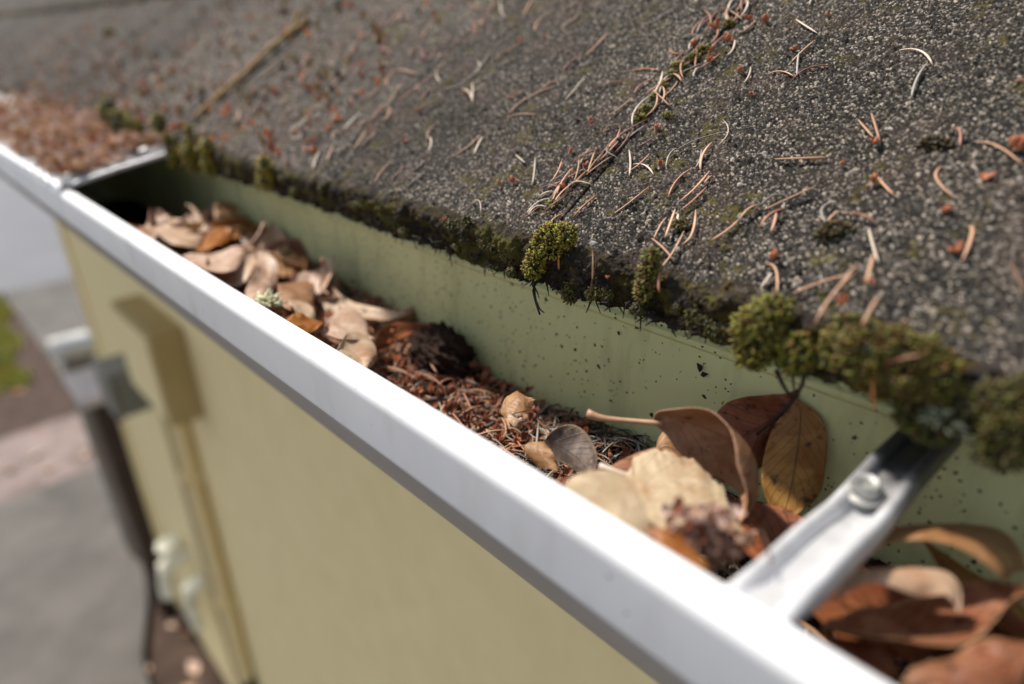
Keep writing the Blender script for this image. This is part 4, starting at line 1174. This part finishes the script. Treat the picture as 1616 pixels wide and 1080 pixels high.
for i, (x0, y0, x1, y1, code) in enumerate(LIT):
    zz = -.188 if x0 > 760 else -.183
    p0, p1 = at_z(x0, y0, zz), at_z(x1, y1, zz+.001)
    for p in (p0, p1):
        p.x = min(p.x, .2395); p.z = max(p.z, jz(min(max(p.x, .13), .24), p.y)+.002)
    needle(p0, (p0+p1)*.5+Vector((random.gauss(0, .001), random.gauss(0, .001), .002)), p1, .00062, code, f'{NAMES[code]} needle on top of the litter in the gutter', f'{NAMES[code]} needles on the gutter litter')
for px, py, s_ in [(645, 590, .007), (640, 575, .006), (665, 600, .007), (690, 625, .007), (715, 622, .007), (660, 625, .006), (705, 650, .008), (755, 640, .007), (780, 640, .008), (790, 660, .007), (740, 668, .008), (765, 600, .009),
                   (835, 668, .009), (845, 655, .009), (825, 700, .008), (815, 705, .008), (790, 700, .007), (785, 690, .007), (760, 675, .006), (880, 790, .008), (870, 785, .008), (900, 780, .007), (830, 620, .008), (920, 690, .007), (925, 672, .006),
                   (600, 600, .006), (620, 610, .006), (720, 640, .006), (875, 770, .007), (750, 580, .006)]:
    p = at_z(px, py, -.187 if px > 760 else -.182); p.x = min(p.x, .236); p.z = max(p.z, jz(min(max(p.x, .13), .236), p.y)+.001)
    bud_scale(p, s_*.75, 'reddish brown bud husk on the litter in the gutter', 'bud husks on the gutter litter', random.choice(['bract', 'bract2', 'bract2']), random.randint(3, 6))
for pts, r_, lab in [([(655, 635), (700, 632), (745, 638), (772, 652)], .0016, 'longer grey twig arched across the needle litter in the gutter'), ([(728, 688), (760, 680), (780, 672)], .0014, 'short dark twig on the needle litter in front of the longer one'),
                     ([(790, 770-20), (815, 730), (822, 722)], .0012, 'dark twig stub by the gutter lip'), ([(935, 755), (960, 735)], .0011, 'grey twig end beside the decayed leaf')]:
    mb = MB(); P_ = [at_z(x, y, -.184) + Vector((0, 0, .001*k)) for k, (x, y) in enumerate(pts)]
    for p in P_: p.z = max(p.z, jz(min(max(p.x, .13), .236), p.y)+.003)
    s_ = spline(P_, 16); mb.tube(s_, [r_*(1-.3*i/15)*(1+.15*math.sin(i*2.3)) for i in range(16)], 8)
    tag(mb.build('twig', M['twig'], sharp=0, origin=tuple(s_[0])), lab, 'twig')

# the dark crumbly clod
iv, jf = ico()
import bmesh
bm = bmesh.new(); bmesh.ops.create_icosphere(bm, subdivisions=6, radius=1)
cc = at_x(695, 560, .222); cc.z = -.184
for v_ in bm.verts:
    d = v_.co.normalized(); n3 = float(fbm(np.array(d.x*2.2+d.z*1.7+9), np.array(d.y*2.2-d.z*1.3+4), 91)); n4 = float(fbm(np.array(d.x*8+d.z*6), np.array(d.y*8-d.z*5), 92))
    n5 = float(fbm(np.array(d.x*21+d.z*13), np.array(d.y*21-d.z*17), 93)); k_ = .62+.6*n3+.45*(n4-.5)+.28*(n5-.5)
    v_.co = Vector((d.x*.018*k_, d.y*.027*k_, d.z*.019*k_)) + cc
for v_ in bm.verts: v_.co.x = min(v_.co.x, .2405)
me = bpy.data.meshes.new('soil_clod'); bm.to_mesh(me); bm.free(); me.materials.append(M['clod'])
for p_ in me.polygons: p_.use_smooth = True
o = link(bpy.data.objects.new('soil_clod', me)); tag(o, 'dark brown crumbly clod of humus against the back of the gutter', 'soil clod')

# ------------------------------------------------------------------ the leaves, one by one
D = at_depth
def pd(lst): return [D(*p) for p in lst]
# right group, in front of the bracket
loft(pd([(1030, 666, .250), (1036, 646, .246), (1072, 650, .240), (1120, 652, .236), (1152, 682, .230), (1172, 730, .225), (1183, 780, .222), (1166, 832, .222)]),
     pd([(1030, 666, .250), (1048, 684, .252), (1078, 715, .252), (1105, 745, .252), (1132, 760, .251), (1152, 772, .248), (1164, 800, .238), (1166, 832, .222)]),
     -.30, 'brown', 'curled brown leaf with a long stalk standing free in the gutter near the bracket', ripple=.0012,
     stem=pd([(1046, 668, .249), (1028, 667, .250), (990, 664, .254), (950, 660, .257), (927, 652, .259)]), stem_mat='nt', stem_r=.0011, thick=.0004)
loft(pd([(1258, 628, .257), (1225, 668, .258), (1203, 730, .256), (1203, 790, .252), (1234, 838, .246)]),
     pd([(1258, 628, .257), (1294, 655, .255), (1306, 715, .253), (1293, 785, .249), (1234, 838, .246)]), .05, 'gold', 'dark golden oval leaf leaning upright against the back of the gutter', fold=.03)
loft(pd([(1268, 606, .262), (1222, 622, .265), (1170, 628, .268), (1128, 648, .270), (1105, 690, .268)]),
     pd([(1268, 606, .262), (1255, 665, .262), (1220, 722, .262), (1165, 752, .262), (1105, 690, .268)]), .06, 'rust', 'rust brown leaf behind the curled leaf and beside the golden one')
loft(pd([(1034, 712, .262), (1040, 686, .264), (1056, 680, .264), (1090, 706, .262), (1150, 768, .250)]),
     pd([(1034, 712, .262), (1046, 728, .260), (1080, 742, .256), (1115, 756, .252), (1150, 768, .250)]), .1, 'tan', 'small tan leaf tucked under the curled brown leaf')
loft(pd([(948, 739, .240), (990, 721, .246), (1045, 713, .248), (1090, 730, .246), (1130, 752, .243)]),
     pd([(948, 739, .240), (980, 757, .237), (1020, 775, .234), (1070, 775, .234), (1130, 752, .243)]), .18, 'ruddy', 'rusty orange leaf showing as a crescent behind the big beige leaf')
loft(pd([(960, 800, .205), (984, 752, .226), (1010, 728, .235), (1062, 728, .235), (1105, 740, .233), (1145, 765, .228), (1175, 840, .205)]),
     pd([(960, 800, .205), (990, 830, .196), (1030, 850, .193), (1080, 868, .191), (1120, 872, .191), (1150, 862, .196), (1175, 840, .205)]), .025, 'beige', 'big beige leaf with a torn far edge lying flat in the gutter', jag=.26, n=90, wave=.003, fold=.04,
     stem=pd([(1050, 772, .221), (1010, 757, .224), (975, 745, .228), (947, 736, .232)]), stem_mat='np', stem_r=.0008)
loft(pd([(882, 778, .204), (898, 752, .208), (935, 748, .208), (985, 765, .204), (1015, 800, .196), (1040, 856, .187)]),
     pd([(882, 778, .204), (915, 806, .196), (950, 830, .190), (985, 850, .186), (1015, 862, .185), (1040, 856, .187)]), .06, 'mottled', 'pale blurred leaf resting on the gutter lip in front of the beige leaf', wave=.004, wf=5.0)
loft(pd([(1018, 830, .186), (1045, 838, .185), (1085, 862, .184), (1118, 885, .183), (1130, 915, .179)]),
     pd([(1018, 830, .186), (1036, 868, .179), (1070, 898, .176), (1105, 918, .175), (1130, 915, .179)]), .25, 'orange', 'narrow orange curled leaf along the gutter lip beside the bracket')
# crumbled bits between the beige leaf and the bracket
mb = MB()
for i in range(210):
    px, py = random.gauss(1112, 36), random.gauss(850, 24)
    if px < 1040 or px > 1180 or py > 915 or py < 812 or (px > 1150 and py < 850): continue
    scale_geo(mb, tuple(D(px, py, random.uniform(.183, .196))), random.uniform(0, 6.28), random.uniform(-1.2, .6), random.uniform(.003, .008), random.uniform(.002, .005), random.uniform(.4, 2.2), random.choice([0, 0, 0, 0, 1, 2]))
o = mb.build('crumbled_flower', [L['flake'], L['pale'], L['bract2']], sharp=0); tag(o, 'crumbled pinkish brown flower head lying on the beige leaf beside the bracket', 'flower head')
loft(pd([(858, 697, .262), (872, 680, .266), (905, 675, .268), (935, 694, .262), (946, 728, .252), (930, 752, .244)]),
     pd([(858, 697, .262), (866, 722, .255), (885, 735, .250), (900, 742, .247), (915, 750, .245), (930, 752, .244)]), -.10, 'dark', 'grey black decayed leaf lying on the needle litter', fold=.08)
loft(pd([(858, 697, .260), (840, 700, .262), (828, 712, .260), (850, 735, .254), (880, 745, .249)]),
     pd([(858, 697, .260), (868, 708, .257), (876, 722, .254), (884, 735, .251), (880, 745, .249)]), .1, 'tan', 'tan leaf scrap under the decayed leaf')
loft(pd([(788, 652, .300), (800, 630, .306), (814, 612, .310), (828, 622, .306), (846, 630, .300)]),
     pd([(788, 652, .300), (800, 660, .296), (818, 656, .296), (834, 648, .297), (846, 630, .300)]), .12, 'tan', 'light tan leaf fragment with points against the back of the gutter')
loft(pd([(798, 660, .290), (808, 652, .292), (828, 664, .288)]), pd([(798, 660, .290), (810, 676, .284), (828, 664, .288)]), .1, 'pale', 'small pale fragment just below the pointed tan fragment')
# right of the bracket
loft(pd([(1376, 880, .194), (1396, 842, .203), (1450, 824, .207), (1520, 824, .208), (1580, 840, .206), (1622, 905, .198)]),
     pd([(1376, 880, .194), (1400, 862, .190), (1460, 862, .188), (1530, 880, .186), (1590, 910, .184), (1622, 905, .198)]), .18, 'tan', 'golden brown leaf lying highest right of the bracket', fold=.06)
loft(pd([(1318, 948, .184), (1345, 902, .188), (1400, 890, .189), (1460, 898, .188), (1505, 918, .185), (1512, 968, .176)]),
     pd([(1318, 948, .184), (1365, 930, .181), (1420, 930, .179), (1470, 934, .178), (1495, 940, .177), (1512, 968, .176)]), .16, 'pale', 'light curled leaf between the two brown leaves right of the bracket')
loft(pd([(1296, 992, .186), (1345, 955, .193), (1430, 935, .196), (1530, 920, .196), (1640, 925, .190)]),
     pd([(1296, 992, .186), (1350, 1012, .176), (1430, 1014, .172), (1530, 1000, .170), (1640, 925, .176)]), -.12, 'ruddy', 'large rusty leaf with a light rim right of the bracket', fold=.10, ripple=.002)
loft(pd([(1420, 1085, .160), (1450, 1050, .164), (1520, 1028, .166), (1590, 1008, .166), (1650, 1015, .164)]),
     pd([(1420, 1085, .160), (1480, 1095, .156), (1540, 1100, .154), (1600, 1090, .154), (1650, 1015, .164)]), .2, 'ruddy', 'reddish curled leaf in the bottom right corner of the photo', ripple=.003)
loft(pd([(1296, 1000, .186), (1330, 1000, .187), (1390, 1030, .182), (1430, 1070, .176)]), pd([(1296, 1000, .186), (1310, 1040, .180), (1360, 1080, .175), (1430, 1070, .176)]), .1, 'rust', 'dark rust leaf close behind the lip right of the bracket')
for i, (px, py, d_, yw, mt) in enumerate([(1450, 1000, .205, .3, 'rust'), (1560, 960, .205, 1.2, 'gold'), (1350, 960, .205, 2.0, 'rust'), (1600, 1050, .185, .6, 'rust'), (1215, 850, .24, 1.6, 'rust')]):
    leaf(D(px, py, d_), yw, random.gauss(0, .2), random.gauss(0, .3), .055, .028, .6, .4, mt, f'{"dark rust" if mt == "rust" else "golden brown" if mt == "gold" else "tan"} leaf under the other leaves beside the bracket', 'leaves under others beside the bracket')
# left heap
HEAP = dict(fold=.07, wave=.0035)
def pz(lst): return [at_z(x, y, -z/1000) for x, y, z in lst]
loft(pz([(497, 468, 168), (515, 446, 166), (545, 470, 166), (600, 484, 166), (652, 492, 168)]), pz([(497, 468, 168), (525, 494, 173), (570, 506, 174), (622, 508, 174), (652, 492, 168)]), 0.056, 'pale',
     'long pale leaf lying lengthwise at the right end of the leaf heap', stem=pz([(520, 466, 164), (505, 452, 160), (515, 430, 150), (508, 408, 140)]), stem_mat="nt", ripple=.0016, **HEAP)
loft(pz([(460, 454, 165), (482, 432, 160), (505, 416, 154), (528, 402, 149)]), pz([(460, 454, 165), (495, 468, 168), (522, 450, 162), (528, 402, 149)]), 0.035, 'pink', 'pinkish leaf standing up to a sharp point beside the long pale leaf', ripple=.0016, **HEAP)
loft(pz([(405, 394, 148), (375, 408, 150), (345, 428, 152), (338, 450, 154)]), pz([(405, 394, 148), (404, 420, 154), (382, 450, 157), (338, 450, 154)]), 0.035, 'pale', 'left half of the folded tan leaf, pale and smooth', ripple=.0016, **HEAP)
loft(pz([(405, 394, 148), (432, 410, 152), (438, 440, 158), (408, 488, 150)]), pz([(405, 394, 148), (402, 430, 152), (386, 462, 147), (408, 488, 150)]), 0.042, 'pink', 'pale pointed leaf upright behind the lichen tuft', ripple=.0016, **HEAP)
loft(pz([(288, 405, 143), (325, 396, 146), (360, 392, 147), (392, 388, 146)]), pz([(288, 405, 143), (318, 432, 141), (362, 432, 146), (392, 388, 146)]), 0.049, 'pink', 'pinkish white leaf with red blotches near the lip', stem=pz([(380, 394, 146), (394, 386, 145), (408, 370, 140), (417, 353, 134)]), stem_mat="nt", ripple=.0016, **HEAP)
loft(pz([(228, 358, 140), (248, 338, 140), (290, 345, 143), (332, 362, 146)]), pz([(228, 358, 140), (265, 384, 138), (305, 388, 142), (332, 362, 146)]), 0.052, 'pale', 'pale leaf at the far end of the leaf heap', ripple=.0016, **HEAP)
loft(pz([(306, 398, 146), (318, 376, 146), (345, 362, 146), (368, 360, 145)]), pz([(306, 398, 146), (335, 396, 148), (358, 382, 149), (368, 360, 145)]), 0.070, 'orange', 'orange brown leaf amid the far pale leaves', ripple=.0016, **HEAP)
loft(pz([(344, 362, 150), (338, 326, 142), (358, 320, 142), (376, 325, 145)]), pz([(344, 362, 150), (366, 362, 153), (386, 362, 154), (376, 325, 145)]), 0.070, 'tan', 'brown curled leaf standing at the far back of the heap', ripple=.0016, **HEAP)
loft(pz([(316, 350, 144), (302, 336, 140), (294, 322, 136)]), pz([(316, 350, 144), (318, 336, 142), (294, 322, 136)]), 0.035, 'pale', 'narrow pale leaf tip sticking up at the far end', ripple=.0016, **HEAP)
loft(pz([(240, 352, 138), (250, 336, 134), (268, 340, 136)]), pz([(240, 352, 138), (262, 352, 139), (268, 340, 136)]), 0.052, 'pink', 'small pinkish leaf tip farthest along the heap', ripple=.0016, **HEAP)
loft(pz([(425, 400, 160), (445, 392, 162), (468, 410, 166), (470, 436, 170)]), pz([(425, 400, 160), (428, 425, 164), (445, 442, 168), (470, 436, 170)]), 0.052, 'tan', 'brown leaf in the shade at the back of the heap', ripple=.0016, **HEAP)
loft(pz([(436, 448, 152), (462, 446, 158), (490, 455, 163), (500, 490, 166)]), pz([(436, 448, 152), (446, 476, 150), (472, 496, 156), (500, 490, 166)]), 0.070, 'brown', 'crumpled brown leaf right of the lichen tuft', ripple=.0016, **HEAP)
loft(pz([(440, 508, 140), (465, 502, 146), (495, 500, 152), (520, 512, 156)]), pz([(440, 508, 140), (465, 520, 142), (495, 522, 148), (520, 512, 156)]), 0.087, 'orange', 'bright orange leaf at the lip right of the lichen tuft', ripple=.0016, **HEAP)
loft(pz([(512, 502, 158), (545, 495, 166), (580, 510, 168), (592, 535, 166)]), pz([(512, 502, 158), (520, 530, 150), (555, 545, 156), (592, 535, 166)]), 0.035, 'pink', 'pale pinkish leaf under the long pale leaf', ripple=.0016, **HEAP)
loft(pz([(528, 555, 146), (552, 530, 156), (582, 540, 162), (596, 560, 160), (575, 590, 146)]), pz([(528, 555, 146), (535, 572, 143), (550, 582, 142), (562, 588, 143), (575, 590, 146)]), 0.035, 'pale', 'pale blunt leaf strewn with needles at the lip', ripple=.0016, **HEAP)
loft(pz([(585, 548, 172), (600, 520, 170), (640, 506, 172), (712, 512, 176)]), pz([(585, 548, 172), (610, 548, 178), (650, 530, 180), (712, 512, 176)]), 0.077, 'rust', 'dark rust leaf arching over the humus clod', ripple=.0016, **HEAP)
loft(pz([(455, 470, 150), (478, 480, 156), (500, 500, 158), (512, 525, 154)]), pz([(455, 470, 150), (458, 490, 148), (476, 512, 148), (512, 525, 154)]), 0.070, 'pale', 'crumpled pale leaf between the orange leaf and the brown one', ripple=.0016, **HEAP)
loft(pz([(330, 400, 148), (350, 425, 150), (362, 445, 150)]), pz([(330, 400, 148), (325, 425, 145), (362, 445, 150)]), 0.070, 'ruddy', 'reddish crumpled scrap in the middle of the heap', ripple=.0016, **HEAP)
k = 0
for y in np.arange(.30, .66, .020):
    for x in (.150, .185, .218):
        k += 1; mt = ('pale', 'tan', 'orange', 'brown', 'pale', 'ruddy')[(k*7+int(y*100)) % 6]
        top = np.interp(y, [.30, .36, .45, .56, .66], [-.196, -.184, -.172, -.158, -.165])
        leaf((x+random.gauss(0, .006), y+random.gauss(0, .006), top+.010*(1-(x-.12)/.12)+random.uniform(-.007, .002)), random.gauss(1.57, 1.0), random.gauss(0, .22), random.gauss(0, .5), random.uniform(.055, .080), random.uniform(.021, .031), random.gauss(.7, .6), random.uniform(.3, 1.3), mt,
             f'{dict(pale="pale", tan="tan", orange="orange", brown="brown", ruddy="reddish")[mt]} leaf inside the far heap of leaves', f'{mt} leaves inside the far heap')
# specks of soil stuck to the back
for px, py, s_, lab in [(976, 526, .0013, 'black diamond-shaped soil crumb stuck on the green back of the gutter'), (1105, 580, .0022, 'larger dark soil crumb stuck on the green back above the curled leaf'), (1112, 592, .0016, 'small soil crumb hanging under the larger one')]:
    c_ = at_x(px, py, .2408); mb = MB(); v = iv*np.array([.4, .8, 1])*s_*(1+.5*rng.normal(size=(len(iv), 1)).clip(-1, 1)) + np.array(c_); mb.add(v, [tuple(f) for f in jf])
    tag(mb.build('soil_crumb', M['root'], sharp=0, smooth=False, origin=tuple(c_)), lab, 'soil crumb')
c_ = at_x(878, 468, .2400); bud_scale(c_, .004, 'reddish scale stuck to the green back beside the hanging root', 'bud scales on the shingles', 'bract', 1)
